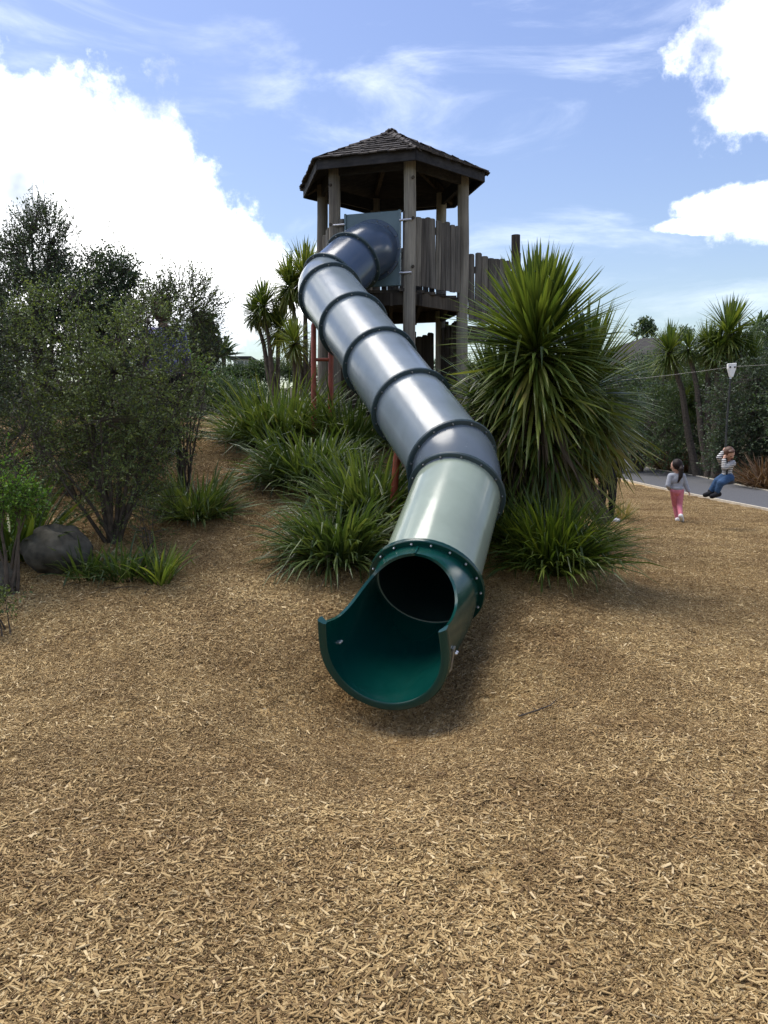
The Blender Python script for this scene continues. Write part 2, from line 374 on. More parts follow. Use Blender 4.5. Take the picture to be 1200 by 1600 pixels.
# ------------------------------------------------------------------ terrain
def sst(a, b, x):
    t = np.clip((x - a) / (b - a), 0, 1); return t * t * (3 - 2 * t)
def H(x, y):
    x = np.asarray(x, float); y = np.asarray(y, float)
    s = .45
    r = .265 * s * np.logaddexp(0, (y - 5.35) / s)
    r = np.where(r > 1e-6, (np.maximum(r, 1e-6) ** -5 + 2.05 ** -5) ** -.2, 0)
    m = 1 - sst(.75, 3.0, x)
    back = 1 - .5 * sst(16, 24, y)
    h = r * m * back
    h = h - .21 * np.exp(-((x / .85) ** 2 + ((y - 4.75) / .75) ** 2)) - .05 * np.exp(-((x / .6) ** 2 + ((y - 3.9) / .5) ** 2))
    xa = .06 + (y - 4.9) * .29
    h = h - .20 * np.exp(-((x - xa) / .58) ** 2) * sst(4.3, 5.2, y) * (1 - sst(6.3, 7.6, y))
    h = h + sst(11.3, 20, x) * 2.2 * sst(8, 16, y) + sst(48, 95, y) * 6.5 * (1 + .3 * np.sin(x * .03)) 
    h = h + sst(12, 40, -x) * 2 
    u = .014 * np.sin(x * 2.1 + .7 * np.sin(y * 1.3)) * np.sin(y * 1.7 + 1.1) + .009 * np.sin(x * 5.3 + y * 2.2) * np.sin(y * 4.7 - x * 1.9)
    return h + u * (1 - sst(7.5, 8.2, x) )
def noise3(p, s, seed):
    g = np.random.default_rng(seed); o = np.zeros(len(p))
    for k in range(5):
        w = g.normal(0, 1, (2, 3)) * s * (1.35 ** k); ph = g.random(2) * 6.28
        o += np.sin(p @ w[0] + ph[0]) * np.sin(p @ w[1] + ph[1]) / (1.2 ** k)
    return o
def hz(x, y): return float(H(x, y))
def spaced(lo, hi, fine_lo, fine_hi, step, grow=1.18):
    a = list(np.arange(fine_lo, fine_hi + 1e-6, step)); d = step
    while a[-1] < hi: d *= grow; a.append(min(hi, a[-1] + d))
    d = step
    while a[0] > lo: d *= grow; a.insert(0, max(lo, a[0] - d))
    return np.array(a)
def build_ground():
    xs = spaced(-900, 900, -8, 12, .12); ys = spaced(-60, 1500, 1, 20, .12)
    X, Y = np.meshgrid(xs, ys); Z = H(X, Y)
    v = np.stack([X, Y, Z], -1).reshape(-1, 3); nx, ny = len(xs), len(ys)
    i = np.arange(nx - 1)[None, :] + nx * np.arange(ny - 1)[:, None]; i = i.ravel()
    me = fastmesh('ground', v, np.stack([i, i + 1, i + nx + 1, i + nx], -1), True)
    lit = np.maximum(sst(9.5, 10.2, v[:, 0]), np.maximum(sst(24, 34, v[:, 1]) * sst(-2, 1, -v[:, 0] + 6), sst(-9, -5.5, -v[:, 0] - 12)))
    lit = np.maximum(lit, sst(44, 50, v[:, 1])); lit = np.maximum(lit, sst(14, 17, v[:, 1]) * (1 - sst(1, 3, v[:, 0])))
    at = me.attributes.new('litter', 'FLOAT', 'POINT'); at.data.foreach_set('value', np.clip(lit, 0, 1).astype(np.float32))
    o = link('ground', me, M['ground']); tag(o, kind='structure')
build_ground()
def ribbon(name, left, right, zoff, mat, thick=0):
    v = []; f = []
    for (a, b) in zip(left, right):
        n = 6
        for k in range(n + 1):
            x = a[0] + (b[0] - a[0]) * k / n; y = a[1] + (b[1] - a[1]) * k / n
            v.append((x, y, hz(x, y) + zoff))
    n = 7
    for i in range(len(left) - 1):
        for k in range(6): f.append([i * n + k, i * n + k + 1, (i + 1) * n + k + 1, (i + 1) * n + k])
    o = link(name, pymesh(name, v, f, True), M[mat]); tag(o, kind='structure'); return o
def curve_pts(ctrl, n=60):
    ys = np.array([c[1] for c in ctrl]); xs = np.array([c[0] for c in ctrl]); yy = np.linspace(ys[0], ys[-1], n)
    # smooth interpolation
    xx = np.interp(yy, ys, xs); k = np.ones(7) / 7; xp = np.pad(xx, 3, mode='edge'); xx = np.convolve(xp, k, 'valid'); return list(zip(xx, yy))
PE_near = curve_pts([(8.25, -4), (8.2, 10), (8.2, 20), (8.4, 27), (9.0, 34), (10.2, 44), (12, 54)])
FAR_C = [(10.6, -4), (10.6, 18), (10.75, 23), (11.5, 28), (12.0, 32), (12.1, 38), (12.8, 43), (15.2, 54)]
PE_far = curve_pts(FAR_C)
ribbon('path', PE_near, PE_far, .03, 'asphalt')
def kerb(name, pts, w, side):
    mb = MB()
    for (a, b) in zip(pts[:-1], pts[1:]):
        mb.beam((a[0] + side * w / 2, a[1], hz(*a) + .0), (b[0] + side * w / 2, b[1] + .003, hz(*b) + .0), w, .11)
    o = link(name, mb.mesh(name), M['concrete']); tag(o, kind='structure')
kerb('kerb', PE_near, .07, -1); kerb('kerb', PE_far, .07, 1)

# wood chips: small patches of real chips laid over the ground
def build_chips():
    pc = bpy.data.collections.new('chip_patches')
    NV = 13
    for k in range(NV):
        fine = k >= 8; n = 2200 if fine else 1500; half = .21
        r_ = half * np.sqrt(rng.random(n)) * 1.05; a_ = rng.random(n) * 2 * np.pi
        c = np.stack([r_ * np.cos(a_), r_ * np.sin(a_), rng.random(n) ** 1.3 * .016 + .001], -1)
        L_ = np.clip(rng.lognormal(np.log(.0115 if fine else .0185), .58, n), .004, .064); W_ = np.clip(L_ * rng.uniform(.12, .36, n), .0025, .012); T_ = rng.uniform(.0012, .0038, n)
        az = rng.random(n) * 2 * np.pi; pit = rng.normal(0, .24, n); rol = rng.normal(0, .32, n)
        d = np.stack([np.cos(az) * np.cos(pit), np.sin(az) * np.cos(pit), np.sin(pit)], -1)
        s = np.stack([-np.sin(az), np.cos(az), np.zeros(n)], -1); u = np.cross(d, s)
        s2 = s * np.cos(rol)[:, None] + u * np.sin(rol)[:, None]; u2 = np.cross(d, s2)
        vs_ = []
        t1 = rng.uniform(.05, 1, (n, 4)) ** .8
        for zt, wz in ((1, 1), (-1, 1.08)):
            for i, (a, b) in enumerate(((-1, -1), (1, -1), (1, 1), (-1, 1))):
                ln = L_ / 2 * a * (0.75 + .25 * t1[:, i]); wd = W_ / 2 * b * t1[:, (i + 1) % 4] * wz
                vs_.append(c + d * ln[:, None] + s2 * wd[:, None] + u2 * (zt * T_ / 2)[:, None])
        v = np.stack(vs_, 1).reshape(-1, 3); base = np.arange(n)[:, None] * 8
        quads = np.array([[0, 1, 2, 3], [4, 5, 1, 0], [5, 6, 2, 1], [6, 7, 3, 2], [7, 4, 0, 3]])
        f = (base[:, :, None] + quads[None]).reshape(-1, 4)
        me = fastmesh('chip_patch', v, f); me.materials.append(M['chip'])
        pc.objects.link(bpy.data.objects.new('chip_patch', me))
    pts = []
    step = .25
    for y in np.arange(1.3, 30, step):
        hw = .60 * y + 1.3
        for x in np.arange(-hw, min(hw, 8.05), step):
            if y > 14.5 and x < 2.2: continue
            pts.append((x + rng.uniform(-.07, .07), y + rng.uniform(-.07, .07)))
    pts = np.array(pts); pts = pts[pts[:, 0] < 8.02]
    z = H(pts[:, 0], pts[:, 1]); e = .1
    gx = (H(pts[:, 0] + e, pts[:, 1]) - H(pts[:, 0] - e, pts[:, 1])) / (2 * e); gy = (H(pts[:, 0], pts[:, 1] + e) - H(pts[:, 0], pts[:, 1] - e)) / (2 * e)
    n = len(pts); rot = np.zeros((n, 3))
    for i in range(n):
        nrm = Vector((-gx[i], -gy[i], 1)).normalized()
        q = nrm.to_track_quat('Z', 'Y') @ Euler((0, 0, rng.random() * 6.283)).to_quaternion(); rot[i] = q.to_euler()
    me = bpy.data.meshes.new('wood_chips'); me.vertices.add(n)
    me.vertices.foreach_set('co', np.column_stack([pts, z + .001]).astype(np.float32).ravel())
    a = me.attributes.new('rot', 'FLOAT_VECTOR', 'POINT'); a.data.foreach_set('vector', rot.astype(np.float32).ravel())
    a = me.attributes.new('which', 'INT', 'POINT'); a.data.foreach_set('value', np.where(rng.random(n) < np.clip(.15 + .7 * sst(2.5, 4.6, pts[:, 1]) * (1 - .5 * sst(9, 14, pts[:, 1])) + .25 * noise3(np.column_stack([pts, 0 * z]), 1.1, 4), 0, .95), rng.integers(8, NV, n), rng.integers(0, 8, n)).astype(np.int32))
    o = link('wood_chips', me); me.materials.append(M['chip'])
    g = bpy.data.node_groups.new('scatter_chips', 'GeometryNodeTree')
    g.interface.new_socket('Geometry', in_out='INPUT', socket_type='NodeSocketGeometry'); g.interface.new_socket('Geometry', in_out='OUTPUT', socket_type='NodeSocketGeometry')
    gi = g.nodes.new('NodeGroupInput'); go = g.nodes.new('NodeGroupOutput')
    ci = g.nodes.new('GeometryNodeCollectionInfo'); ci.inputs['Collection'].default_value = pc; ci.inputs['Separate Children'].default_value = True; ci.inputs['Reset Children'].default_value = True
    ip = g.nodes.new('GeometryNodeInstanceOnPoints'); ip.inputs['Pick Instance'].default_value = True
    na = g.nodes.new('GeometryNodeInputNamedAttribute'); na.data_type = 'INT'; na.inputs['Name'].default_value = 'which'
    nr = g.nodes.new('GeometryNodeInputNamedAttribute'); nr.data_type = 'FLOAT_VECTOR'; nr.inputs['Name'].default_value = 'rot'
    l = g.links.new
    l(gi.outputs[0], ip.inputs['Points']); l(ci.outputs[0], ip.inputs['Instance']); l(na.outputs[0], ip.inputs['Instance Index']); l(nr.outputs[0], ip.inputs['Rotation']); l(ip.outputs[0], go.inputs[0])
    md = o.modifiers.new('scatter', 'NODES'); md.node_group = g
    tag(o, 'loose tan wood chips covering the playground floor and the mound', 'wood chips', kind='stuff')
build_chips()

# ------------------------------------------------------------------ tower
TC = P(611, 400, 12.6); TX, TY = TC.x, 12.6
RP, RE = 1.09, 1.385
ZG = 1.85; ZD = 3.60; ZE = 5.33; ZA = 5.98
AZ = [13 + 60 * k for k in range(6)]
def hexp(az, r, z): return Vector((TX + r * math.sin(R(az)), TY - r * math.cos(R(az)), z))
def logmesh(r, h, n=18):
    mb = MB(); k = 9
    mb.tube([(0.006 * math.sin(i * 1.3), .006 * math.cos(i * 1.7), h * i / (k - 1)) for i in range(k)], [r * (1.03 - .08 * i / (k - 1)) for i in range(k)], n)
    return mb.mesh('log', True)
def board_mesh(w, t, h, dog=True, seed=0):
    rr = random.Random(seed); c = w * .22 if dog else 0
    o = [(-w / 2, 0), (w / 2, 0), (w / 2 - rr.uniform(-.004, .004), h - c * rr.uniform(.4, 1)), (w / 2 - c, h), (-w / 2 + c, h - rr.uniform(0, .01)), (-w / 2 + rr.uniform(-.004, .004), h - c * rr.uniform(.4, 1))]
    v = [(x, -t / 2, z) for x, z in o] + [(x, t / 2, z) for x, z in o]
    f = [[0, 1, 2, 3, 4, 5], [11, 10, 9, 8, 7, 6]] + [[(i + 1) % 6, i, i + 6, (i + 1) % 6 + 6] for i in range(6)]
    mb = MB(); mb.add(v, f); return mb.mesh('board')
def build_tower():
    T = empty('lookout_tower', (TX, TY, hz(TX, TY)))
    tag(T, 'weathered timber lookout tower with six round posts and shingled hexagonal roof on the mound', 'tower')
    for k, a in enumerate(AZ):
        b = hexp(a, RP, hz(*hexp(a, RP, 0)[:2]) - .15)
        part('post', logmesh(.085, ZE + .04 - b.z), M['post'], T, loc=b, rot=(0, 0, k * 1.1))
    # roof: boarded underside, perimeter beams, fascia, shingles, hip caps
    apex = Vector((TX, TY, ZA))
    for k in range(6):
        a, b = hexp(AZ[k], RE, ZE), hexp(AZ[k] + 60, RE, ZE)
        n = (b - a).cross(apex - a).normalized(); n = n if n.z > 0 else -n
        mb = MB(); mb.add([a, b, apex, a + n * .03, b + n * .03, apex + n * .03], [[0, 2, 1], [3, 4, 5], [0, 1, 4, 3], [1, 2, 5, 4], [2, 0, 3, 5]])
        part('roof_panel', mb.mesh('roof_panel'), M['roofboard'], T)
        mb = MB(); mb.beam(a + Vector((0, 0, -.045)) , b + Vector((0, 0, -.045)), .03, .15); part('fascia_board', mb.mesh('fascia'), M['roofboard'], T)
        p, q = hexp(AZ[k], RP, ZE - .06), hexp(AZ[k] + 60, RP, ZE - .06)
        mb = MB(); mb.beam(p, q, .05, .17); part('ring_beam', mb.mesh('ring_beam'), M['roofboard'], T)
        mb = MB(); mb.beam(hexp(AZ[k], RE - .03, ZE - .04), apex - Vector((0, 0, .05)), .06, .1); part('rafter', mb.mesh('rafter'), M['dark_wood'], T)
    # shingles
    rows = 9; sm = []
    for s_ in range(6):
        rr = random.Random(s_); w = .128 + rr.uniform(-.02, .024); mb = MB()
        v = [(-w / 2, -.03, .002), (w / 2, -.03 + rr.uniform(-.012, .012), .002), (w / 2 - .004, .215, .0), (-w / 2 + .003, .215, .0)]
        mb.add(v + [(x, y, z + (.017 if y < .1 else .006)) for x, y, z in v], [[3, 2, 1, 0], [4, 5, 6, 7], [0, 1, 5, 4], [1, 2, 6, 5], [2, 3, 7, 6], [3, 0, 4, 7]])
        sm.append(mb.mesh('shingle'))
        sm[-1].materials.append(M['shingle'])
    rr = random.Random(5); cnt = 0
    for k in range(6):
        a, b = hexp(AZ[k], RE + .03, ZE - .015), hexp(AZ[k] + 60, RE + .03, ZE - .015)
        ex = (b - a).normalized(); mid = (a + b) / 2; ey = (apex - mid); sl = ey.length; ey.normalize(); ez = ex.cross(ey)
        if ez.z < 0: ex = -ex; ez = -ez
        rot = Matrix((ex, ey, ez)).transposed()
        for r_ in range(rows):
            yy = sl * r_ / rows; wid = (b - a).length * (1 - r_ / rows) ; n = max(1, round(wid / .134))
            for i in range(n):
                xx = (i + .5 - n / 2) * wid / n + (rr.uniform(-.012, .012))
                tilt = Matrix.Rotation(rr.uniform(-.05, .05), 3, 'Z') @ Matrix.Rotation(R(2.6 + rr.uniform(-1, 2.2)), 3, 'X').inverted()
                loc = mid + ex * xx + ey * (yy + rr.uniform(-.02, .02)) + ez * (.034 + rr.uniform(0, .008))
                part('shingle', sm[rr.randrange(6)], None, T, loc=loc, rot=(rot @ tilt).to_euler(), scale=(wid / n / .126, 1, 1)); cnt += 1
    for k in range(6):
        a = hexp(AZ[k], RE + .035, ZE + .035); b = apex + Vector((0, 0, .085)); n = 7
        for i in range(n):
            p = a.lerp(b, i / n); q = a.lerp(b, (i + 1.25) / n) + Vector((0, 0, -.012))
            mb = MB(); sd_, u = frame(q - p)
            v = [p - sd_ * .075 - u * .036, p + u * .012, p + sd_ * .075 - u * .036, q - sd_ * .07 - u * .036, q + u * .008, q + sd_ * .07 - u * .036]
            mb.add(v + [x - u * .014 for x in v], [[0, 1, 4, 3], [1, 2, 5, 4], [9, 10, 7, 6], [10, 11, 8, 7], [0, 6, 7, 1], [1, 7, 8, 2], [0, 3, 9, 6], [2, 8, 11, 5], [3, 4, 10, 9], [4, 5, 11, 10]])
            part('hip_cap', mb.mesh('hip_cap'), M['shingle'], T)
    # deck boards, bearers
    d = RP * 1.02
    nb = 15
    for i in range(nb):
        y0 = TY - d + (i + .5) * 2 * d / nb
        # clip board to the hexagon
        xs = []
        poly = [hexp(a, d, 0) for a in AZ]
        for j in range(6):
            p, q = poly[j], poly[(j + 1) % 6]
            if (p.y - y0) * (q.y - y0) < 0: xs.append(p.x + (q.x - p.x) * (y0 - p.y) / (q.y - p.y))
        if len(xs) == 2 and abs(xs[0] - xs[1]) > .15:
            mb = MB(); mb.box(((xs[0] + xs[1]) / 2, y0, ZD - .02), (abs(xs[0] - xs[1]), 2 * d / nb - .012, .04)); part('deck_board', mb.mesh('deck_board'), M['dark_wood'], T)
    for k in range(6):
        mb = MB(); mb.beam(hexp(AZ[k], RP - .02, ZD - .125), hexp(AZ[k] + 60, RP - .02, ZD - .125), .05, .17); part('deck_bearer', mb.mesh('bearer'), M['dark_wood'], T)
    for i in range(5):
        x = TX - .8 + i * .4; hw = .82 if abs(i - 2) > 1 else 1.0
        if abs(i - 2) > 1: hw = .45
        mb = MB(); mb.beam((x, TY - hw, ZD - .135), (x, TY + hw, ZD - .135), .045, .17); part('joist', mb.mesh('joist'), M['dark_wood'], T)
    # pickets
    pm = [board_mesh(.098, .022, 1.0, True, s_) for s_ in range(5)]
    for m_ in pm: m_.materials.append(M['picket'])
    rr = random.Random(11)
    def fence(a, b, z0a, z0b, h, n, m=None, skip=(), jit=.03, mat=None, hj=.010, wf=.1045):
        a = Vector(a); b = Vector(b); d_ = b - a; ang = math.atan2(d_.y, d_.x)
        for i in range(n):
            if i in skip: continue
            t_ = (i + .5) / n; p = a.lerp(b, t_); p.z = z0a + (z0b - z0a) * t_ + rr.uniform(-hj, hj)
            me = pm[rr.randrange(5)]
            if mat:
                me = me.copy(); me.materials.clear(); me.materials.append(mat)
            part('picket', me, None, T, loc=p, rot=(rr.uniform(-.012, .012), rr.uniform(-jit, jit) * .4, ang + rr.uniform(-.03, .03)), scale=(d_.length / n / wf * rr.uniform(.93, 1.02), 1, h * rr.uniform(.975, 1.03)))
    def rail(a, b, w=.045, h=.09, mat='dark_wood'):
        mb = MB(); mb.beam(a, b, w, h); part('rail', mb.mesh('rail'), M[mat], T)
    def side(k, r=RP): return hexp(AZ[k], r, 0), hexp(AZ[k] + 60, r, 0)
    def sidefence(k, trim=.1, rin=.0, **kw):
        a, b = side(k, RP + rin); d_ = (b - a).normalized(); a = a + d_ * trim; b = b - d_ * trim
        fence(a, b, ZD + .05, ZD + .05, .94, 9, **kw)
        for z in (ZD + .22, ZD + .86): rail(Vector((a.x, a.y, z)) + (Vector((TX, TY, 0)) - Vector(((a.x + b.x) / 2, (a.y + b.y) / 2, 0))).normalized() * .05, Vector((b.x, b.y, z)) + (Vector((TX, TY, 0)) - Vector(((a.x + b.x) / 2, (a.y + b.y) / 2, 0))).normalized() * .05)
    sidefence(0, rin=.02); sidefence(2); sidefence(4)
    a, b = side(3); d_ = (b - a).normalized(); fence(a + d_ * .1, b - d_ * .1, ZD + .08, ZD + .08, .97, 9, skip=(4,))
    # slide panel on the side facing the lawn, with its two mounting boards
    a, b = side(5, RP + .015); ex = (b - a).normalized(); mid = (a + b) / 2; nrm = Vector((ex.y, -ex.x, 0)); ang = math.atan2(ex.y, ex.x)
    c = mid + ex * .03 + nrm * .03
    mb = MB(); mb.box((0, 0, .49), (.76, .03, 1.0)); pnl = part('slide_panel', mb.mesh('slide_panel', bevel=.006), M['panel'], T, loc=(c.x, c.y, ZD + .05), rot=(0, 0, ang))
    for sx in (-.39, .39):
        mb = MB(); mb.box((sx, -.012, .49), (.03, .05, 1.01)); q = part('panel_edge_bar', mb.mesh('edge_bar', bevel=.004), M['panel'], T, loc=(c.x, c.y, ZD + .05), rot=(0, 0, ang))
    for sx, h_ in ((-.47, .96), (.475, 1.0)):
        p = mid + ex * (sx + .03) + nrm * .02
        part('mounting_board', board_mesh(.09, .04, h_, False, 3), M['picket'], T, loc=(p.x, p.y, ZD + .03), rot=(0, 0, ang))
        for z in (.2, .9):
            mb = MB(); s_ = 1 if sx > 0 else -1
            p0 = mid + ex * (sx + .03 - s_ * .08) - nrm * .0; p1 = mid + ex * (sx + .03 + s_ * .09)
            mb.tube([Vector((p0.x, p0.y, ZD + z)) + nrm * .07, Vector((p1.x, p1.y, ZD + z)) + nrm * .07], .017, 8); part('steel_bar', mb.mesh('steel_bar', True), M['steel'], T)
    # coach bolts on the front posts
    bm_ = MB(); bm_.tube([(0, 0, 0), (0, -.02, 0)], .022, 8); bme = bm_.mesh('bolt', True)
    for k in (0, 5):
        for z in (ZD + .28, ZD + .92, ZE - .28):
            p = hexp(AZ[k], RP + .085, z); part('bolt', bme, M['dark_wood'], T, loc=p + Vector((.02, 0, 0)), rot=(0, 0, R(AZ[k])))
    # lower enclosure below the deck
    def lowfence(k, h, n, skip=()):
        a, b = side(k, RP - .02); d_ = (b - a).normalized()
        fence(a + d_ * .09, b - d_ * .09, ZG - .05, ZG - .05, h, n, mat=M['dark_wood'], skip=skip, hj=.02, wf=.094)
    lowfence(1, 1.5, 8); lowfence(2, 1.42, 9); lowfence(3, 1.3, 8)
    # landing to the right: a step lower, its own posts and pickets
    zl = ZD - .38
    A = hexp(AZ[1], RP, 0); B = Vector((P(806, 400, 12.75).x, 12.75, 0)); C_ = B + Vector((.2, 1.15, 0)); E = hexp(AZ[2], RP, 0)
    for p, top in ((B, 4.60), (C_, 4.58)):
        g = hz(p.x, p.y) - .15; part('post', logmesh(.07, top - g), M['dark_wood'], T, loc=(p.x, p.y, g))
    fence(A + (B - A).normalized() * .1 + Vector((0, -.03, 0)), B - (B - A).normalized() * .09 + Vector((0, -.03, 0)), zl + .05, zl + .0, .98, 7)
    fence(B + (C_ - B).normalized() * .09, C_ - (C_ - B).normalized() * .09, zl + .05, zl + .05, .95, 9)
    for z in (.2, .8):
        rail(Vector((A.x, A.y + .03, zl + z)), Vector((B.x, B.y + .03, zl + z))); rail(Vector((B.x, B.y, zl + z)), Vector((C_.x, C_.y, zl + z)))
    for i in range(7):
        t_ = (i + .5) / 7; p = A.lerp(E, t_); q = B.lerp(C_, t_)
        mb = MB(); mb.beam(Vector((p.x, p.y, zl - .03)), Vector((q.x, q.y, zl - .03)), .13, .04); part('deck_board', mb.mesh('deck_board'), M['dark_wood'], T)
    mb = MB(); mb.beam(Vector((A.x, A.y, zl - .16)), Vector((B.x, B.y, zl - .16)), .05, .2); part('deck_bearer', mb.mesh('bearer'), M['dark_wood'], T)
    gA = hz(A.x, A.y)
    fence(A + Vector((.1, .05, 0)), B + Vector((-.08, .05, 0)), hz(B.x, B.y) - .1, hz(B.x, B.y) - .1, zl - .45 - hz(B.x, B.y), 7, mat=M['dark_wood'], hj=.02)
    # sloping ramp side running down behind the big cabbage tree
    D_ = B + Vector((1.5, .15, 0)); 
    mb = MB(); mb.beam(Vector((B.x, B.y, zl - .2)), Vector((D_.x, D_.y, hz(D_.x, D_.y) + .25)), .05, .22); part('stair_stringer', mb.mesh('stringer'), M['dark_wood'], T)
    mb = MB(); mb.beam(Vector((B.x, B.y + 1.0, zl - .2)), Vector((D_.x, D_.y + 1.0, hz(D_.x, D_.y + 1) + .25)), .05, .22); part('stair_stringer', mb.mesh('stringer'), M['dark_wood'], T)
    ns = 9
    for i in range(ns):
        t_ = (i + .6) / ns; z = (zl - .1) * (1 - t_) + (hz(D_.x, D_.y) + .3) * t_; x = B.x + 1.5 * t_
        mb = MB(); mb.box((x, B.y + .5 + .15 * t_, z), (.2, 1.0, .04)); part('stair_tread', mb.mesh('tread'), M['dark_wood'], T)
    return T
build_tower()

# ------------------------------------------------------------------ tube slide
TR, FR = .377, .420
def build_slide():
    a, b = hexp(AZ[5], RP, 0), hexp(AZ[5] + 60, RP, 0); ex = (b - a).normalized(); nrm = Vector((ex.y, -ex.x, 0))
    F = {}
    mid = (a + b) / 2 + nrm * .065; F[0] = Vector((mid.x + ex.x * .02, mid.y + ex.y * .02, P(575, 392, mid.y).z))
    F[1] = P(551, 409, 11.40); F[2] = P(517, 442, 11.02)
    F[3] = P(517, 461, 10.62); F[7] = P(706, 722, 7.22)
    for i in (4, 5, 6): F[i] = F[3].lerp(F[7], (i - 3) / 4)
    F[8] = P(713, 772, 6.98); F[9] = P(666, 915, 6.02); LIP = P(598, 1018, 5.0)
    d12 = (F[2] - F[1]).normalized(); d37 = (F[7] - F[3]).normalized(); d89 = (F[9] - F[8]).normalized()
    dl = ((LIP - F[9]).normalized() * .8 + d89 * .2).normalized(); dl = Vector((dl.x, dl.y, dl.z)).normalized()
    S = empty('tube_slide', (LIP.x, LIP.y, hz(LIP.x, LIP.y)))
    tag(S, 'long grey enclosed tube slide with dark green open mouth running down from the tower', 'slide')
    NS = 48
    def hermite(p0, t0, p1, t1, n):
        L = (p1 - p0).length; m0, m1 = t0 * L, t1 * L; out = []
        for i in range(n + 1):
            t = i / n; h00 = 2*t**3-3*t**2+1; h10 = t**3-2*t**2+t; h01 = -2*t**3+3*t**2; h11 = t**3-t**2
            p = p0*h00 + m0*h10 + p1*h01 + m1*h11
            d = p0*(6*t*t-6*t) + m0*(3*t*t-4*t+1) + p1*(-6*t*t+6*t) + m1*(3*t*t-2*t); out.append((p, d.normalized()))
        return out
    def ring(p, d, r, n=NS):
        s, u = frame(d); return [p + (s * math.sin(2*math.pi*k/n) + u * math.cos(2*math.pi*k/n)) * r for k in range(n)]
    def section(name, path, mat, r=TR, th=.014):
        v = []; f = []; m = len(path)
        for rr_ in (r, r - th):
            for p, d in path: v += ring(p, d, rr_)
        for i in range(m - 1):
            for k in range(NS):
                q = i * NS; k2 = (k + 1) % NS
                f.append([q + k, q + k2, q + NS + k2, q + NS + k]); q += m * NS
                f.append([q + k2, q + k, q + NS + k, q + NS + k2])
        for k in range(NS):
            k2 = (k + 1) % NS; o2 = m * NS
            f.append([k2, k, o2 + k, o2 + k2]); e = (m - 1) * NS; f.append([e + k, e + k2, o2 + e + k2, o2 + e + k])
        mb = MB(); mb.v = v; mb.f = f
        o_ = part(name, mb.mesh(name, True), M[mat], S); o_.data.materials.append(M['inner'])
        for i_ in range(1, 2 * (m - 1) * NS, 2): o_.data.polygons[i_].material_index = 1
        return o_
    bolt = MB(); bolt.tube([(0, 0, 0), (0, .008, 0), (0, .016, 0)], [.009, .009, .005], 8); bolt = bolt.mesh('bolt', True); bolt.materials.append(M['steel']); bolt_d = bolt.copy(); bolt_d.materials.clear(); bolt_d.materials.append(M['bolt_d'])
    def flange(p, d, r=FR, t=.03, mat='flange', nb=14, phase=.5, rin=TR - .002):
        v = []; f = []; prof = [(rin, -t/2), (r - .006, -t/2), (r, -t/2 + .006), (r, -.003), (r - .005, 0), (r, .003), (r, t/2 - .006), (r - .006, t/2), (rin, t/2)]
        for rr_, ax in prof: v += ring(p + d * ax, d, rr_)
        n = len(prof)
        for i in range(n):
            j = (i + 1) % n
            for k in range(NS): k2 = (k + 1) % NS; f.append([i*NS + k, i*NS + k2, j*NS + k2, j*NS + k])
        mb = MB(); mb.v = v; mb.f = f; o = part('flange', mb.mesh('flange', True), M[mat], S)
        s, u = frame(d)
        for k in range(nb):
            a_ = 2 * math.pi * (k + phase) / nb; q = p + d * (t/2) + (s * math.sin(a_) + u * math.cos(a_)) * (r - .028)
            part('bolt', bolt if mat == 'exit' else bolt_d, None, o, loc=q, rot=d.to_track_quat('Y', 'Z').to_euler())
        return o
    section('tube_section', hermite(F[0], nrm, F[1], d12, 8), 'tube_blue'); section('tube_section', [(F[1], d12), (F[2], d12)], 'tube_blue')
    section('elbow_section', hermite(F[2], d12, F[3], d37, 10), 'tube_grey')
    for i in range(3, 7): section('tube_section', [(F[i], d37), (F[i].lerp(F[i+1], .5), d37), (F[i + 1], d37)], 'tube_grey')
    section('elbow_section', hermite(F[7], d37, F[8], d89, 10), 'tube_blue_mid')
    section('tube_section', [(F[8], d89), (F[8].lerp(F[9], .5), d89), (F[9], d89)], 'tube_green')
    flange(F[0] + nrm * .0, nrm, mat='tube_blue', nb=14); flange(F[1], d12); flange(F[2], d12)
    for i in range(3, 8): flange(F[i], d37)
    flange(F[8], d89); flange(F[9], d89, t=.04, mat='exit', r=.437, nb=18, phase=.35)
    # exit chute: hooded top that sweeps down to an open lip
    path = hermite(F[9] + d89 * .02, d89, LIP, dl, 40); m = len(path)
    NP = 72; r0 = .393
    def cutang(t):  # how far the wall is cut back from the crown, degrees
        return float(np.interp(t, [.19, .2, .215, .24, .27, .31, .36, .42, .5, .58, .66, .74, .81, .87, .92, .975], [0, 9, 16, 25, 33, 42, 50, 57.5, 65, 69.5, 72, 73, 72.5, 70.5, 68, 65]))
    def at(t):
        i = min(m - 2, int(t * (m - 1))); w = t * (m - 1) - i; return path[i][0].lerp(path[i+1][0], w), (path[i][1].lerp(path[i+1][1], w)).normalized()
    cut = R(65)
    def pos(ph, t, r):
        p, d = at(t); s, u = frame(d); a_ = abs(ph)
        x = math.sin(a_); z = math.cos(a_)
        if a_ < R(90) and t > .7:   # sides stand straight up towards the lip
            w = min(1, (t - .7) / .27); x = x + (1 - x) * w * w * .8
        return p + (s * math.copysign(x, ph) + u * z) * r
    ts = [0, .05, .1, .15, .185, .192, .197, .203, .21, .22, .23, .24, .255, .27, .29, .31, .335, .36, .39, .42, .46, .5, .54, .58, .62, .66, .7, .74, .78, .81, .84, .87, .9, .92, .945, .975]
    v = []; NC = 72; W_ = NC + 1
    for rr_ in (r0, r0 - .02):
        for t in ts:
            c0 = R(cutang(t))
            for k in range(W_):
                e_ = k / NC * 2 - 1; ph = math.copysign(math.pi - abs(e_) * (math.pi - c0), e_) if e_ else math.pi
                v.append(pos(ph, t, rr_))
    f = []; NR = len(ts); o2 = NR * W_
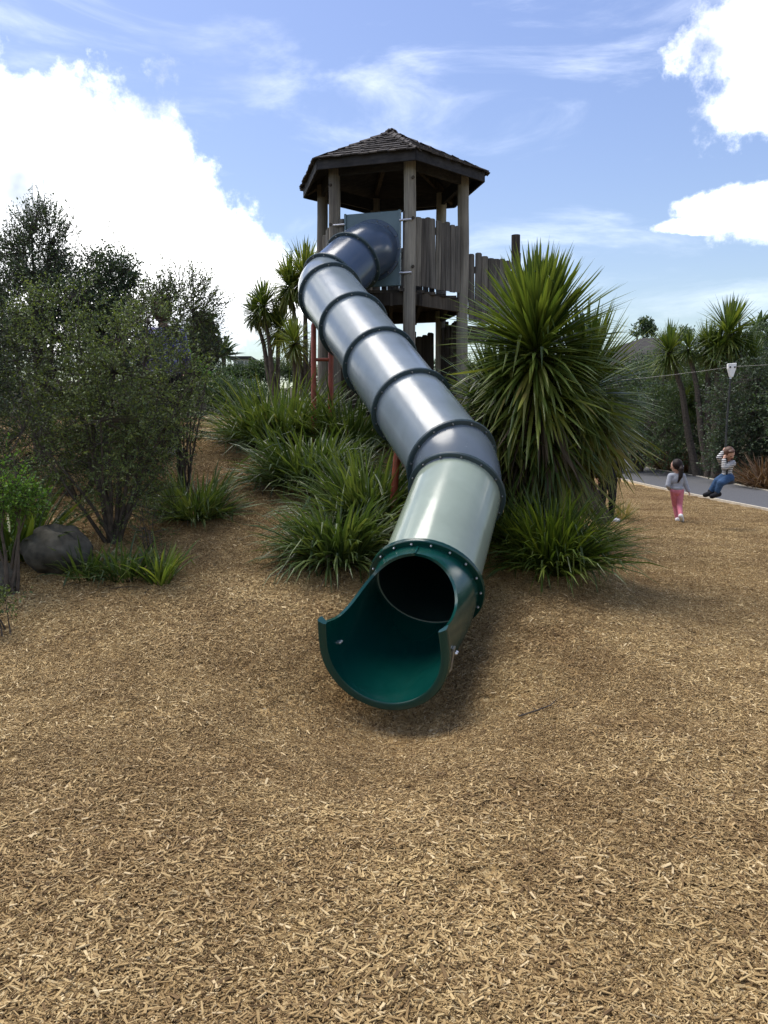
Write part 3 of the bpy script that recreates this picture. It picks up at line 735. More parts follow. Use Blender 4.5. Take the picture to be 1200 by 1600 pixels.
    for j in range(NR - 1):
        for k in range(NC):
            q = j * W_ + k; f.append([q, q + 1, q + W_ + 1, q + W_]); q += o2; f.append([q + 1, q, q + W_, q + W_ + 1])
        if ts[j + 1] > .19:
            for k in (0, NC): q = j * W_ + k; f.append([q, q + W_, q + W_ + o2, q + o2])
    for k in range(NC):
        e = (NR - 1) * W_ + k; f.append([e, e + 1, e + 1 + o2, e + o2]); f.append([k + 1, k, k + o2, k + 1 + o2])
    mb = MB(); mb.v = v; mb.f = f; ch = part('exit_chute', mb.mesh('exit_chute', True), M['exit'], S)
    # thick rolled lip round the open end
    p, d = at(.985); s, u = frame(d); pts = []
    n = 60; lipv = []; lf = []
    prof = [(r0 - .024, -.012), (r0 + .022, -.05), (r0 + .030, -.03), (r0 + .030, .012), (r0 + .022, .022), (r0 - .012, .024), (r0 - .026, .014)]
    a0 = R(64)
    for i in range(n + 1):
        ph = a0 + (2 * math.pi - 2 * a0) * i / n
        x, z = math.sin(ph), math.cos(ph)
        if z > 0: x = math.copysign(1 - (1 - abs(x)) * .2, x)
        for rr_, ax in prof: lipv.append(p + d * ax + (s * x + u * z) * rr_)
    k_ = len(prof)
    for i in range(n):
        for k in range(k_): lf.append([i*k_ + k, i*k_ + (k+1) % k_, (i+1)*k_ + (k+1) % k_, (i+1)*k_ + k])
    lf.append(list(range(k_))); lf.append(list(range(n*k_, (n+1)*k_))[::-1])
    mb = MB(); mb.v = lipv; mb.f = lf; part('exit_lip', mb.mesh('exit_lip', True), M['exit'], S)
    # moulded seam on the crown of the hood
    mb = MB(); mb.tube([pos(0, .02, r0 + .001), pos(0, .12, r0 + .002), pos(0, .195, r0 + .001)], [.008, .01, .007], 8); part('seam', mb.mesh('seam', True), M['exit'], ch)
    # steel bracket and bolts on the sides near the lip
    for sx in (1, -1):
        ph = sx * R(100); p1 = pos(ph, .80, r0 + .008); pp, dd = at(.80); ss, uu = frame(dd)
        out = (ss * math.sin(ph) + uu * math.cos(ph)).normalized()
        mb = MB(); rot = Matrix((dd, out.cross(dd), out)).transposed(); mb.box(p1 - out.cross(dd) * (.05 * sx), (.055, .16, .012), rot); br = part('bracket', mb.mesh('bracket'), M['steel'], S)
        for o_ in (-.014, .014):
            for e_ in (.016, -.03):
                q = p1 + dd * o_ + out * e_; part('bolt', bolt, None, br, loc=q, rot=(out if e_ > 0 else -out).to_track_quat('Y', 'Z').to_euler())
    for o_ in (0, .1):
        pass
    # red oxide support frames
    def strut(pts, r=.034, nm='support_leg'):
        mb = MB(); mb.tube(pts, r, 12); part(nm, mb.mesh(nm, True), M['rust'], S)
    # upper pair under the bend
    l0 = P(490, 505, 10.75); r0_ = P(517, 512, 10.75)
    for q in (l0, r0_):
        strut([Vector((q.x - .01, q.y, hz(q.x, q.y) - .05)), Vector((q.x, q.y, q.z - .03)), Vector((q.x + .012, q.y, q.z)), Vector((q.x + .05, q.y - .02, q.z + .05))])
    zc = P(500, 562, 10.75).z; strut([(l0.x, l0.y, zc), (r0_.x, r0_.y, zc)], .022, 'cross_bar')
    # lower pair
    l1 = P(621, 705, 7.75); base = P(612, 815, 7.85)
    strut([(base.x, base.y, hz(base.x, base.y) - .05), base.lerp(l1, .55) + Vector((0, 0, 0)), l1, l1 + Vector((.05, -.02, .09))])
    r1 = l1 + Vector((.72, .05, -.03)); strut([(r1.x + .03, r1.y, hz(r1.x, r1.y) - .05), r1, r1 + Vector((-.05, -.02, .09))])
    zb = base.z + .1; strut([(base.x, base.y, zb), (r1.x + .03, r1.y, zb)], .022, 'cross_bar')
    # clamp on the left of flange 6
    s6, u6 = frame(d37)
    q = F[6] + d37 * .05 - s6 * (FR - .02) - u6 * .13
    mb = MB(); rot = Matrix((d37, u6, -s6)).transposed(); mb.box(q, (.05, .15, .03), rot); cl_ = part('clamp', mb.mesh('clamp', bevel=.006), M['rust'], S)
    for z in (.04, -.03): part('bolt', bolt, None, cl_, loc=q + u6 * z - s6 * .016, rot=(-s6).to_track_quat('Y', 'Z').to_euler())
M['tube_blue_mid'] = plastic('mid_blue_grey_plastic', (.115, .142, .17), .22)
build_slide()

# ------------------------------------------------------------------ blades (cabbage trees, flax, tussocks)
def blades(org, az, th0, L, W, droop, ns=5, fold=.35, prof=None, twist=None):
    """vectorised sword leaves -> (v, f)"""
    org = np.asarray(org, float); n = len(az); t = np.linspace(0, 1, ns + 1)
    kg = np.random.default_rng(n + 17); kink = np.where(kg.random(n) < (.14 if n > 20 else 0), kg.uniform(.7, 1.9, n), 0); kt = kg.uniform(.35, .75, n)
    if prof is None: prof = lambda t: np.interp(t, [0, .15, .5, .8, 1], [.55, .75, 1, .62, .03])
    p = org.copy(); V = []; dt = 1 / ns
    side = np.stack([-np.sin(az), np.cos(az), np.zeros(n)], -1)
    for i, tt in enumerate(t):
        th = th0 + droop * tt ** 1.6 + kink * (tt > kt)
        d = np.stack([np.sin(th) * np.cos(az), np.sin(th) * np.sin(az), np.cos(th)], -1)
        up = np.cross(side, d) * -1
        sd2 = side
        if twist is not None:
            ta = twist * tt; sd2 = side * np.cos(ta)[:, None] + up * np.sin(ta)[:, None]
        w = (W * prof(tt) / 2)[:, None]
        V += [p - sd2 * w - up * w * fold, p + 0 * w, p + sd2 * w - up * w * fold]
        p = p + d * (L * dt)[:, None]
    v = np.stack(V, 1); k = 3 * (ns + 1)
    q = []
    for i in range(ns):
        o = 3 * i; q += [[o, o + 1, o + 4, o + 3], [o + 1, o + 2, o + 5, o + 4]]
    f = (np.arange(n)[:, None, None] * k + np.array(q)[None]).reshape(-1, 4)
    return v.reshape(-1, 3), f
def join(*vf):
    V = []; F_ = []; o = 0
    for v, f in vf: V.append(v); F_.append(f + o); o += len(v)
    return np.concatenate(V), np.concatenate(F_)
def clump_mesh(name, n, rad, L, Lv, W, th=(5, 75), droop=(.3, 1.1), smooth=False, seed=0, base_z=None, fold=.35, ns=5, thpow=.8):
    g = np.random.default_rng(seed); a = g.random(n) * 2 * np.pi; rr_ = rad * np.sqrt(g.random(n))
    oa = a + g.normal(0, .5, n); org = np.stack([rr_ * np.cos(oa), rr_ * np.sin(oa), np.zeros(n) - .02], -1)
    th0 = np.radians(th[0] + (th[1] - th[0]) * g.random(n) ** thpow)
    v, f = blades(org, a, th0, L * (1 + g.uniform(-Lv, Lv, n)), W * g.uniform(.7, 1.25, n), g.uniform(*droop, n), ns=ns, fold=fold, twist=g.normal(0, .5, n))
    return fastmesh(name, v, f, smooth)
def head_mesh(name, n, L, W, seed, thmax=125, dr=(.0, .5), r0=.10, n5=4, zsp=.25):
    """rosette of a cabbage tree, centre at origin"""
    g = np.random.default_rng(seed); a = g.random(n) * 2 * np.pi; u = g.random(n)
    th0 = np.radians(3 + (thmax - 3) * u ** .85)
    z = zsp * (.5 - u); org = np.stack([np.cos(a) * .03, np.sin(a) * .03, z], -1)
    v, f = blades(org, a, th0, L * g.uniform(.75, 1.08, n), W * g.uniform(.75, 1.2, n), g.uniform(*dr, n) * np.clip(th0 / 1.2, .15, 1.3), ns=n5)
    return fastmesh(name, v, f)

# ---- the big cabbage tree beside the slide
def build_big_cabbage():
    bx, by = P(845, 900, 8.15).x, 8.15
    g0 = hz(bx, by); T = empty('cabbage_tree', (bx, by, g0))
    tag(T, 'big cabbage tree with huge spiky green head and hanging dead leaves beside the slide', 'tree')
    A = P(838, 545, 8.0); B = P(912, 610, 8.35); C_ = P(782, 640, 8.2)
    mb = MB(); mb.tube([(bx, by, g0 - .1), (bx - .02, by, g0 + .7), (A.x + .02, A.y + .05, A.z - .6), (A.x, A.y, A.z + .1)], [.17, .14, .11, .07], 14); part('trunk', mb.mesh('trunk', True), M['bark'], T)
    for q in (B, C_):
        mb = MB(); mb.tube([(bx, by, g0 + .9), ((bx + q.x) / 2, (by + q.y) / 2, (g0 + .9 + q.z) / 2 - .05), q], [.11, .085, .06], 10); part('limb', mb.mesh('limb', True), M['bark'], T)
    # single leaves: shared meshes, different bends
    base = []
    for i, dr in enumerate((.03, .12, .25, .4, .6, .85)):
        v, f = blades(np.zeros((1, 3)), np.zeros(1), np.zeros(1), np.ones(1), np.full(1, .043), np.full(1, dr), ns=5)
        me = fastmesh('leaf', v, f); me.materials.append(M['leaf_cab']); base.append(me)
    old = []
    for m_ in base:
        c = m_.copy(); c.materials.clear(); c.materials.append(M['leaf_old']); old.append(c)
    r_ = random.Random(21)
    for i in range(300):
        u = (i + r_.random()) / 300; th = 3 + 118 * u ** .9; az = r_.random() * 360
        if r_.random() < .45: az = r_.uniform(200, 340)      # thickest on the side that faces the open ground
        k = min(5, int((th / 121) * 4.4 + r_.uniform(0, 1.5)))
        if th < 35: k = min(k, 1)
        L_ = r_.uniform(.78, 1.0) * (.95 if th < 45 else 1.04)
        o = part('leaf', old[k] if th > 95 and r_.random() < .35 else base[k], None, T, loc=A + Vector((0, 0, .14 - .3 * u)), rot=(Matrix.Rotation(R(az), 3, 'Z') @ Matrix.Rotation(R(th), 3, 'Y')).to_euler(), scale=(r_.uniform(.8, 1.2) , r_.uniform(.75, 1.15), L_))
    D2 = P(850, 668, 8.05)
    tag(part('foliage', head_mesh('foliage', 420, .78, .034, 15, 150, (.1, .7)), M['leaf_cab'], T, loc=D2), kind='stuff')
    hb = [head_mesh('foliage', 420, .84, .040, 3, 122), head_mesh('foliage', 420, .82, .038, 4, 130), head_mesh('foliage', 330, .74, .036, 5, 130)]
    for q, m_ in zip((A, B, C_), hb):
        tag(part('foliage', m_, M['leaf_cab'], T, loc=q), kind='stuff')
    # hanging old leaves
    def skirt(n, c, L_, mat, seed, zr, th=(118, 168), rad=.12, W=.034):
        g = np.random.default_rng(seed); a = g.random(n) * 2 * np.pi
        org = np.stack([c.x + np.cos(a) * rad, c.y + np.sin(a) * rad, c.z - g.random(n) * zr], -1)
        v, f = blades(org, a, np.radians(g.uniform(*th, n)), L_ * g.uniform(.6, 1.1, n), W * g.uniform(.6, 1.2, n), g.uniform(-.1, .55, n), ns=5, twist=g.normal(0, .8, n))
        tag(part('hanging_leaves', fastmesh('hanging_leaves', v, f), M[mat], T), kind='stuff')
    skirt(300, A + Vector((0, 0, -.1)), .95, 'leaf_cab', 6, .4, (95, 160)); skirt(150, A + Vector((.02, 0, -.35)), .82, 'leaf_dead', 7, .6, (130, 172), .16)
    skirt(300, B + Vector((0, 0, -.1)), .88, 'leaf_old', 8, .35, (112, 165)); skirt(130, C_ + Vector((0, 0, -.1)), .72, 'leaf_old', 9, .3, (105, 160)); skirt(160, C_ + Vector((.08, 0, -.2)), .72, 'leaf_dead', 10, .4, (135, 172))
    skirt(90, B + Vector((-.1, 0, -.2)), .62, 'leaf_dead', 12, .4, (140, 172)); skirt(260, P(868, 690, 8.1), .75, 'leaf_old', 13, .5, (130, 172), .18, .03)
build_big_cabbage()
def plant(name, px, py, Y, me, mat, label, cat, group=None, rz=None, sc=1, stem=False):
    q = P(px, py, Y); z = hz(q.x, Y)
    T = empty(name, (q.x, Y, z)); tag(T, label, cat, group)
    o = part('foliage', me, M[mat], T, loc=(q.x, Y, z), rot=(0, 0, random.random() * 6.28 if rz is None else rz), scale=(sc, sc, sc)); o['kind'] = 'stuff'
    return T
plant('young_cabbage_plant', 862, 905, 7.35, clump_mesh('cb', 1150, .2, .74, .25, .02, (3, 72), (.3, 1.5), seed=31), 'leaf_base', 'low fountain of narrow green leaves at the foot of the big cabbage tree', 'plant')
plant('young_cabbage_plant', 790, 905, 7.75, clump_mesh('cb2', 340, .16, .56, .25, .024, (8, 85), (.3, 1.3), seed=32), 'flax', 'small dark grassy clump tucked between slide tube and big cabbage tree', 'plant')
plant('dry_grass_tuft', 972, 800, 15.7, clump_mesh('dg', 120, .14, .42, .3, .014, (3, 55), (.2, .9), seed=33), 'dry', 'tan dry grass tuft on the chips beyond the big cabbage tree', 'grass')

# ---- flax bushes along the left of the slide
def flax(px, py, Y, n, L_, rad, label, mat='flax', seed=1, W=.025, th=(4, 78), dr=(.15, 1.25), cat='bush', name='flax_bush', group=None, dead=True):
    T = plant(name, px, py, Y, clump_mesh(name, int(n * 1.6), rad, L_, .3, W, th, dr, seed=seed), mat, label, cat, group)
    if dead:
        m2 = clump_mesh('dead_leaves', n // 5, rad * .9, L_ * .75, .3, W * .7, (55, 96), (.3, .9), seed=seed + 90)
        o = part('dead_leaves', m2, M['leaf_dead'], T, loc=T.location); o['kind'] = 'stuff'
    return T
flax(440, 640, 11.2, 520, .95, .5, 'wide dark flax bush below the small cabbage trees on the mound', seed=41)
flax(405, 645, 11.35, 130, .6, .16, 'flax bush at the top of the chip track beside the wide one', seed=48)
flax(545, 650, 10.9, 330, .85, .35, 'flax bush around the feet of the red slide support', seed=42)
flax(490, 728, 9.35, 620, .66, .45, 'broad flax bush halfway up the mound beside the chip track', seed=43, dr=(.35, 1.6))
flax(575, 800, 8.1, 420, .78, .28, 'flax bush against the lower red slide support', seed=44, dr=(.3, 1.4))
flax(530, 872, 7.25, 430, .62, .26, 'bright arching flax clump just above the slide mouth', seed=45, dr=(.4, 1.7))
flax(632, 800, 8.25, 160, .5, .22, 'thin pale flax clump in shade under the slide tube', mat='flax', seed=46)
flax(307, 795, 8.3, 260, .5, .22, 'small round flax clump across the track under the big shrub', seed=47, W=.022)
flax(250, 925, 6.75, 48, .38, .08, 'upright yellow green flax tuft with one dead brown leaf on the chips', mat='flax_b', seed=51, W=.02, th=(3, 55), dr=(.1, .9), name='flax_tuft')
flax(195, 925, 6.85, 60, .36, .14, 'sparse grey green flax tuft beside the boulder', seed=52, W=.022, th=(5, 70), name='flax_tuft')
flax(140, 920, 6.9, 60, .34, .14, 'thin flax tuft close against the boulder front', seed=53, W=.02, th=(5, 70), name='flax_tuft')
flax(22, 745, 7.3, 60, .72, .14, 'yellow green broad leaved flax with pale dead leaves under dark shrub', mat='flax_b', seed=54, W=.055, th=(3, 60), dr=(.2, 1.0))

# ------------------------------------------------------------------ shrubs and trees
def leaves(P0, D0, size, seed, per=9, tl=.14, wid=.5):
    """P0,D0: twig starts and directions -> leaf quads along each twig, and thin twig strips"""
    g = np.random.default_rng(seed); n = len(P0)
    t = np.tile(np.linspace(.1, 1, per), (n, 1)) + g.uniform(-.06, .06, (n, per))
    ln = tl * g.uniform(.6, 1.3, n)
    p = P0[:, None] + D0[:, None] * (t * ln[:, None])[..., None] + g.normal(0, .004, (n, per, 3))
    d = D0[:, None] * .5 + g.normal(0, .6, (n, per, 3)); d /= np.linalg.norm(d, axis=-1, keepdims=True)
    r_ = g.normal(0, 1, (n, per, 3)); s = np.cross(d, r_); s /= np.linalg.norm(s, axis=-1, keepdims=True) + 1e-9
    sz = (size * g.uniform(.6, 1.35, (n, per)))[..., None]; nn = np.cross(d, s)
    q = np.stack([p, p + d * sz * .5 + s * sz * wid / 2 + nn * sz * .06, p + d * sz, p + d * sz * .5 - s * sz * wid / 2 + nn * sz * .06], 2).reshape(-1, 3)
    f = np.arange(len(q)).reshape(-1, 4)
    return q, f
def twigs(P0, D0, r, ln):
    n = len(P0); s = np.cross(D0, np.array([.3, .5, .8])); s /= np.linalg.norm(s, axis=-1, keepdims=True); u = np.cross(D0, s); e = P0 + D0 * ln[:, None]
    V = []
    for k in range(3):
        a = 2 * np.pi * k / 3; o = s * math.cos(a) + u * math.sin(a); V += [P0 + o * r, e + o * r * .45]
    v = np.stack(V, 1).reshape(-1, 3); q = np.array([[0, 2, 3, 1], [2, 4, 5, 3], [4, 0, 1, 5]]); return v, (np.arange(n)[:, None, None] * 6 + q[None]).reshape(-1, 4)
def shrub(name, base, blobs, ntw, leaf, mat, label, cat='shrub', seed=1, per=9, tl=.15, up=.35, thr=-.25, group=None, stems=5, bark='bark', tr=.045, shell=.55, nfreq=4.0, wid=.5, twig_r=.0022, bare=0):
    """blobs: (centre Vector, rx, ry, rz, weight)"""
    g = np.random.default_rng(seed); base = Vector(base)
    T = empty(name, base); tag(T, label, cat, group)
    PP = []; DD = []
    tot = sum(b[4] for b in blobs)
    for c, rx, ry, rz_, w in blobs:
        n = int(ntw * w / tot * 1.9)
        d = g.normal(0, 1, (n, 3)); d /= np.linalg.norm(d, axis=1, keepdims=True)
        rad = (shell + (1 - shell) * g.random(n)) ** .7 * (1 + .16 * g.normal(0, 1, n)); inner = g.random(n) < .33; rad = np.where(inner, g.random(n) ** .5, rad)
        p = np.array(c) + d * rad[:, None] * np.array([rx, ry, rz_])
        dd = d * .8 + np.array([0, 0, up]) + g.normal(0, .45, (n, 3)); dd /= np.linalg.norm(dd, axis=1, keepdims=True)
        PP.append(p); DD.append(dd)
    p = np.concatenate(PP); d = np.concatenate(DD)
    keep = noise3(p, nfreq, seed) + g.normal(0, .35, len(p)) > thr
    keep &= p[:, 2] > H(p[:, 0], p[:, 1]) + .06
    p, d = p[keep][:ntw * 2], d[keep][:ntw * 2]
    v, f = leaves(p, d, leaf, seed + 1, per, tl, wid)
    o = part('crown', fastmesh('crown', v, f), M[mat], T); o['kind'] = 'stuff'
    # stems from the base to points inside the crown, then finer branches
    mb = MB(); r_ = random.Random(seed); tips = []
    for i in range(stems):
        c, rx, ry, rz_, w = blobs[i % len(blobs)]
        tip = c + Vector((r_.uniform(-.6, .6) * rx, r_.uniform(-.6, .6) * ry, r_.uniform(-.1, .75) * rz_))
        b0 = base + Vector((r_.uniform(-.06, .06), r_.uniform(-.06, .06), -.06)); mid = b0.lerp(tip, .45) + Vector((r_.uniform(-.12, .12), r_.uniform(-.12, .12), .1 + .1 * r_.random())) * (tip - b0).length * .5
        pts = []
        for k in range(7):
            t_ = k / 6; pts.append(b0 * (1 - t_) ** 2 + mid * 2 * t_ * (1 - t_) + tip * t_ * t_ + Vector((r_.uniform(-1, 1), r_.uniform(-1, 1), 0)) * .012 * (tip - b0).length)
        mb.tube(pts, [tr * (1 - .8 * k / 6) for k in range(7)], 7); tips += pts[2:]
    part('trunk', mb.mesh('trunk', True), M[bark], T)
    # fine branches: from stem points to a subset of twig starts
    tp = np.array([list(x) for x in tips]); sel = g.choice(len(p), min(len(p), max(60, ntw // 7)), replace=False)
    q = p[sel]; near = np.argmin(((q[:, None] - tp[None]) ** 2).sum(-1), 1); st = tp[near]; dv = q - st; ln = np.linalg.norm(dv, axis=1) + 1e-6
    bv = twigs(st, dv / ln[:, None], tr * .16 + .002, ln); tv = twigs(p, d, twig_r, np.full(len(p), tl))
    vv, ff = join(bv, tv)
    if bare:
        sel = g.choice(len(p), min(len(p), bare), replace=False); dd = d[sel] * .5 + np.array([0, 0, .8]) + g.normal(0, .25, (len(sel), 3)); dd /= np.linalg.norm(dd, axis=1, keepdims=True)
        vv, ff = join((vv, ff), twigs(p[sel], dd, twig_r * 1.4, g.uniform(.2, .5, len(sel))))
    o = part('branches', fastmesh('branches', vv, ff), M['twig'], T); o['kind'] = 'stuff'
    return T
def gp(px, py, Y):
    q = P(px, py, Y); return Vector((q.x, Y, hz(q.x, Y)))
def bl(px, py, Y, rpx, rpy, w=1, ry=None):
    k = Y / FPX; return (P(px, py, Y), rpx * k, ry or (rpx * k * .9), rpy * k, w)
shrub('small_leaved_shrub', gp(180, 860, 7.6), [bl(95, 600, 7.7, 105, 120, 3), bl(220, 600, 7.5, 95, 110, 3), bl(160, 690, 7.5, 110, 100, 2.2), bl(245, 650, 7.7, 55, 60, .7), bl(60, 700, 7.5, 70, 80, 1), bl(180, 540, 7.7, 60, 60, .8), bl(170, 775, 7.5, 95, 60, 1.1), bl(60, 490, 7.8, 40, 45, .4), bl(125, 475, 7.8, 30, 45, .3), bl(285, 585, 7.7, 38, 42, .4), bl(235, 505, 7.7, 26, 40, .25)],
      4000, .027, 'shrub', 'large open shrub of tiny leaves with several stems rising beside the boulder', seed=61, per=11, tl=.16, thr=.16, stems=16, tr=.022, nfreq=6)
shrub('small_leaved_shrub', gp(285, 700, 9.2), [bl(285, 480, 8.9, 50, 55, 1), bl(240, 500, 8.9, 40, 45, .8), bl(305, 560, 8.9, 40, 50, .6), bl(272, 640, 9.2, 42, 60, 1.0)],
      1500, .026, 'shrub', 'thin see-through shrub with wiry twigs against the white cloud', seed=62, per=9, tl=.22, thr=-.05, stems=14, tr=.013, nfreq=5, up=.5, twig_r=.0035)
shrub('dark_leaved_tree', gp(70, 720, 10.2), [bl(50, 455, 10.2, 75, 80, 2), bl(65, 385, 10.2, 42, 62, 1), bl(10, 480, 10, 70, 80, 1.4), bl(90, 540, 10.2, 80, 60, 1.2)],
      2900, .034, 'shrub_d', 'tall dark tree with bare upright twig tips standing behind the shrubs', 'tree', seed=63, per=8, tl=.22, up=.9, thr=-.1, stems=9, tr=.05, bare=260, twig_r=.003)
shrub('dark_leaved_tree', gp(160, 720, 10.0), [bl(160, 455, 10, 45, 55, 1), bl(190, 430, 10, 22, 30, .35), bl(130, 500, 10, 60, 55, 1), bl(190, 520, 10, 45, 50, .8)],
      1700, .036, 'shrub_d', 'leafy dark green tree with rounded leaves between tall twiggy tree and thin shrub', 'tree', seed=64, per=8, tl=.2, up=.5, thr=-.05, stems=8, tr=.045, bare=30)
shrub('bright_green_shrub', gp(10, 880, 6.5), [bl(10, 755, 6.5, 38, 50, 1), bl(-35, 760, 6.5, 60, 70, 1), bl(45, 785, 6.6, 20, 18, .2)],
      620, .026, 'shrub_b', 'bright green leafy bush at the edge of the dark shrubs above the small stone', seed=65, per=9, tl=.12, thr=-.2, stems=6, tr=.018)
shrub('low_leafy_plant', gp(8, 965, 5.9), [bl(4, 940, 5.9, 26, 22, 1), bl(-40, 930, 5.9, 40, 30, 1)], 110, .03, 'shrub', 'low leafy sprigs growing out of the chips by the small stone', 'plant', seed=66, per=7, tl=.1, thr=-.8, stems=4, tr=.008)
shrub('small_leaved_shrub', gp(235, 840, 7.2), [bl(235, 825, 7.2, 30, 35, 1)], 150, .018, 'shrub', 'wispy low seedling shrub between the boulder tufts and round flax clump', seed=67, per=8, tl=.14, thr=-.6, stems=6, tr=.008)
shrub('small_leaved_shrub', gp(120, 790, 8.9), [bl(80, 700, 8.9, 75, 65, 1), bl(190, 700, 8.9, 75, 60, 1), bl(225, 690, 9.0, 40, 45, .5), bl(10, 690, 8.9, 60, 70, 1)], 2400, .022, 'shrub_d', 'low dense dark shrub filling the gap behind the many stemmed shrub', seed=69, per=9, tl=.16, thr=-.25, stems=10, tr=.015)
shrub('small_leaved_shrub', gp(-120, 880, 7.2), [bl(-110, 640, 7.2, 110, 150, 2), bl(-60, 560, 7.6, 90, 110, 1.5)], 2000, .024, 'shrub_d', 'dense dark shrub at the outer end of the shrub bed', seed=68, per=9, tl=.16, thr=-.3, stems=8)

# boulders
def boulder(name, px, py, Y, rx, ry, rz_, seed, label):
    q = gp(px, py, Y); bm = bmesh.new(); bmesh.ops.create_icosphere(bm, subdivisions=4, radius=1)
    g = np.random.default_rng(seed); co = np.array([v.co[:] for v in bm.verts]); nn = noise3(co, 1.6, seed) * .12 + noise3(co, 5, seed + 1) * .03
    planes = g.normal(0, 1, (9, 3)); planes /= np.linalg.norm(planes, axis=1, keepdims=True)
    for v, k in zip(bm.verts, nn):
        c = v.co.copy()
        for pl in planes:
            pl = Vector(pl); dd = c.dot(pl)
            if dd > .8: c -= pl * (dd - .8) * .85
        c *= 1 + k; v.co = Vector((c.x * rx, c.y * ry, c.z * rz_))
    me = bpy.data.meshes.new(name); bm.to_mesh(me); bm.free(); me.polygons.foreach_set('use_smooth', [True] * len(me.polygons))
    o = link(name, me, M['rock']); o.location = q + Vector((0, 0, rz_ * .45)); tag(o, label, 'rock')
boulder('boulder', 98, 880, 7.05, .29, .26, .24, 71, 'dark rounded boulder lying at the foot of the large shrub')
boulder('boulder', 2, 868, 6.6, .15, .15, .17, 72, 'smaller lichen grey stone under the bright green bush')
# stray twig on the chips
mb = MB(); q = [P(812, 1025, 4.72), P(840, 1022, 4.74), P(862, 1018, 4.78), P(872, 1006, 4.86)]
q = [Vector((a.x, a.y, hz(a.x, a.y) + .022 + .006 * i)) for i, a in enumerate(q)]; mb.tube(q, [.005, .0045, .004, .002], 6); mb.tube([q[1], q[1] + Vector((-.02, .05, .005))], [.003, .0015], 5)
o = link('fallen_twig', mb.mesh('fallen_twig', True), M['twig']); tag(o, 'thin forked twig lying on the chips to the side of the slide mouth', 'twig')

# ---- small cabbage trees
head_small = [head_mesh('crown', 270, .62, .032, 80 + i, 135, (.05, .8), zsp=.2, n5=4) for i in range(4)]
for m_ in head_small: m_.materials.append(M['leaf_cab'])
head_dead = [clump_mesh('hang', 60, .06, .5, .3, .03, (125, 170), (-.1, .4), seed=86 + i) for i in range(2)]
for m_ in head_dead: m_.materials.append(M['leaf_old'])
def cabbage(px, py, Y, heads, label, group=None, tr=.05, gz=None):
    q = P(px, py, Y); z = hz(q.x, Y); T = empty('cabbage_tree', (q.x, Y, z)); tag(T, label, 'tree', group)
    r_ = random.Random(int(px * 7 + py)); b0 = Vector((q.x, Y, z - .1))
    for i, (hx, hy, s) in enumerate(heads):
        c = P(hx, hy, Y + r_.uniform(-.15, .15)); mb = MB()
        pts = [b0, b0.lerp(c, .35) + Vector((0, 0, .1)), b0.lerp(c, .7) + Vector(((q.x - c.x) * .12, 0, .02)), c]
        mb.tube(pts, [tr * (1.2 if i == 0 else .8), tr, tr * .8, tr * .6], 9); part('trunk' if i == 0 else 'limb', mb.mesh('trunk', True), M['bark'], T)
        rz = r_.random() * 6.28
        o = part('crown', head_small[r_.randrange(4)], None, T, loc=c, rot=(r_.uniform(-.15, .15), r_.uniform(-.15, .15), rz), scale=(s, s, s)); o['kind'] = 'stuff'
        o = part('hanging_leaves', head_dead[r_.randrange(2)], None, T, loc=c - Vector((0, 0, .05)), rot=(0, 0, rz), scale=(s, s, s)); o['kind'] = 'stuff'
cabbage(432, 600, 15.5, [(412, 478, .82), (398, 490, .6), (436, 512, .85)], 'small cabbage tree with three heads standing clear against the cloud')
cabbage(478, 600, 15.2, [(452, 447, .9), (476, 432, 1.0), (500, 445, .8)], 'taller cabbage tree leaning out from behind the slide bend')
cabbage(462, 600, 14.6, [(460, 535, .75)], 'single headed young cabbage tree between the taller one and flax')
cabbage(1090, 745, 31.5, [(1046, 550, 1.75)], 'cabbage tree with leaning bare trunk beyond the path', tr=.13)
cabbage(1106, 745, 30.6, [(1105, 540, 1.4), (1076, 545, 1.1)], 'straight cabbage tree with two heads beyond the path', tr=.12)
cabbage(1117, 748, 30.2, [(1138, 522, 2.1), (1122, 548, 1.6), (1150, 545, 1.5)], 'largest cabbage tree with a full head beyond the path', tr=.14)
cabbage(1176, 745, 30, [(1176, 560, 1.5)], 'single headed cabbage tree behind the grey green shrubs', tr=.11)
cabbage(1080, 742, 32.5, [(1076, 632, 1.35)], 'short yellowish cabbage tree by the leaning trunk', tr=.08)
cabbage(1022, 740, 46, [(1018, 600, 1.5)], 'stunted cabbage tree with half dead leaves near the big dark bushes', tr=.09)

# ---- bushes and trees beyond the path and far left (shared crowns)
def far_shrub(name, px, py, Y, blobs, n, leaf, mat, label, cat='bush', seed=1, **kw):
    shrub(name, gp(px, py, Y), blobs, n, leaf, mat, label, cat, seed=seed, per=kw.pop('per', 8), tl=kw.pop('tl', .4), thr=kw.pop('thr', -.4), stems=kw.pop('stems', 6), tr=kw.pop('tr', .08), nfreq=kw.pop('nfreq', 1.6), twig_r=.006, **kw)
far_shrub('bush', 1180, 745, 27.5, [bl(1165, 650, 27.5, 55, 75, 2), bl(1225, 640, 27.5, 60, 90, 2), bl(1150, 700, 27.3, 40, 40, .7)], 2100, .09, 'far2', 'large grey green bush with pale leaf tips beyond the path', seed=101)
far_shrub('bush', 1120, 740, 33, [bl(1095, 640, 33, 60, 85, 2), bl(1040, 660, 33, 55, 70, 1.6), bl(1140, 600, 33, 50, 55, 1)], 2000, .10, 'far', 'very dark dense bush behind the cabbage tree trunks', seed=102)
far_shrub('bush', 1000, 735, 36, [bl(985, 650, 36, 55, 65, 1.5), bl(1025, 620, 36, 50, 55, 1), bl(950, 640, 36, 50, 70, 1)], 1800, .10, 'far', 'dark bush at the far bend of the path', seed=103)
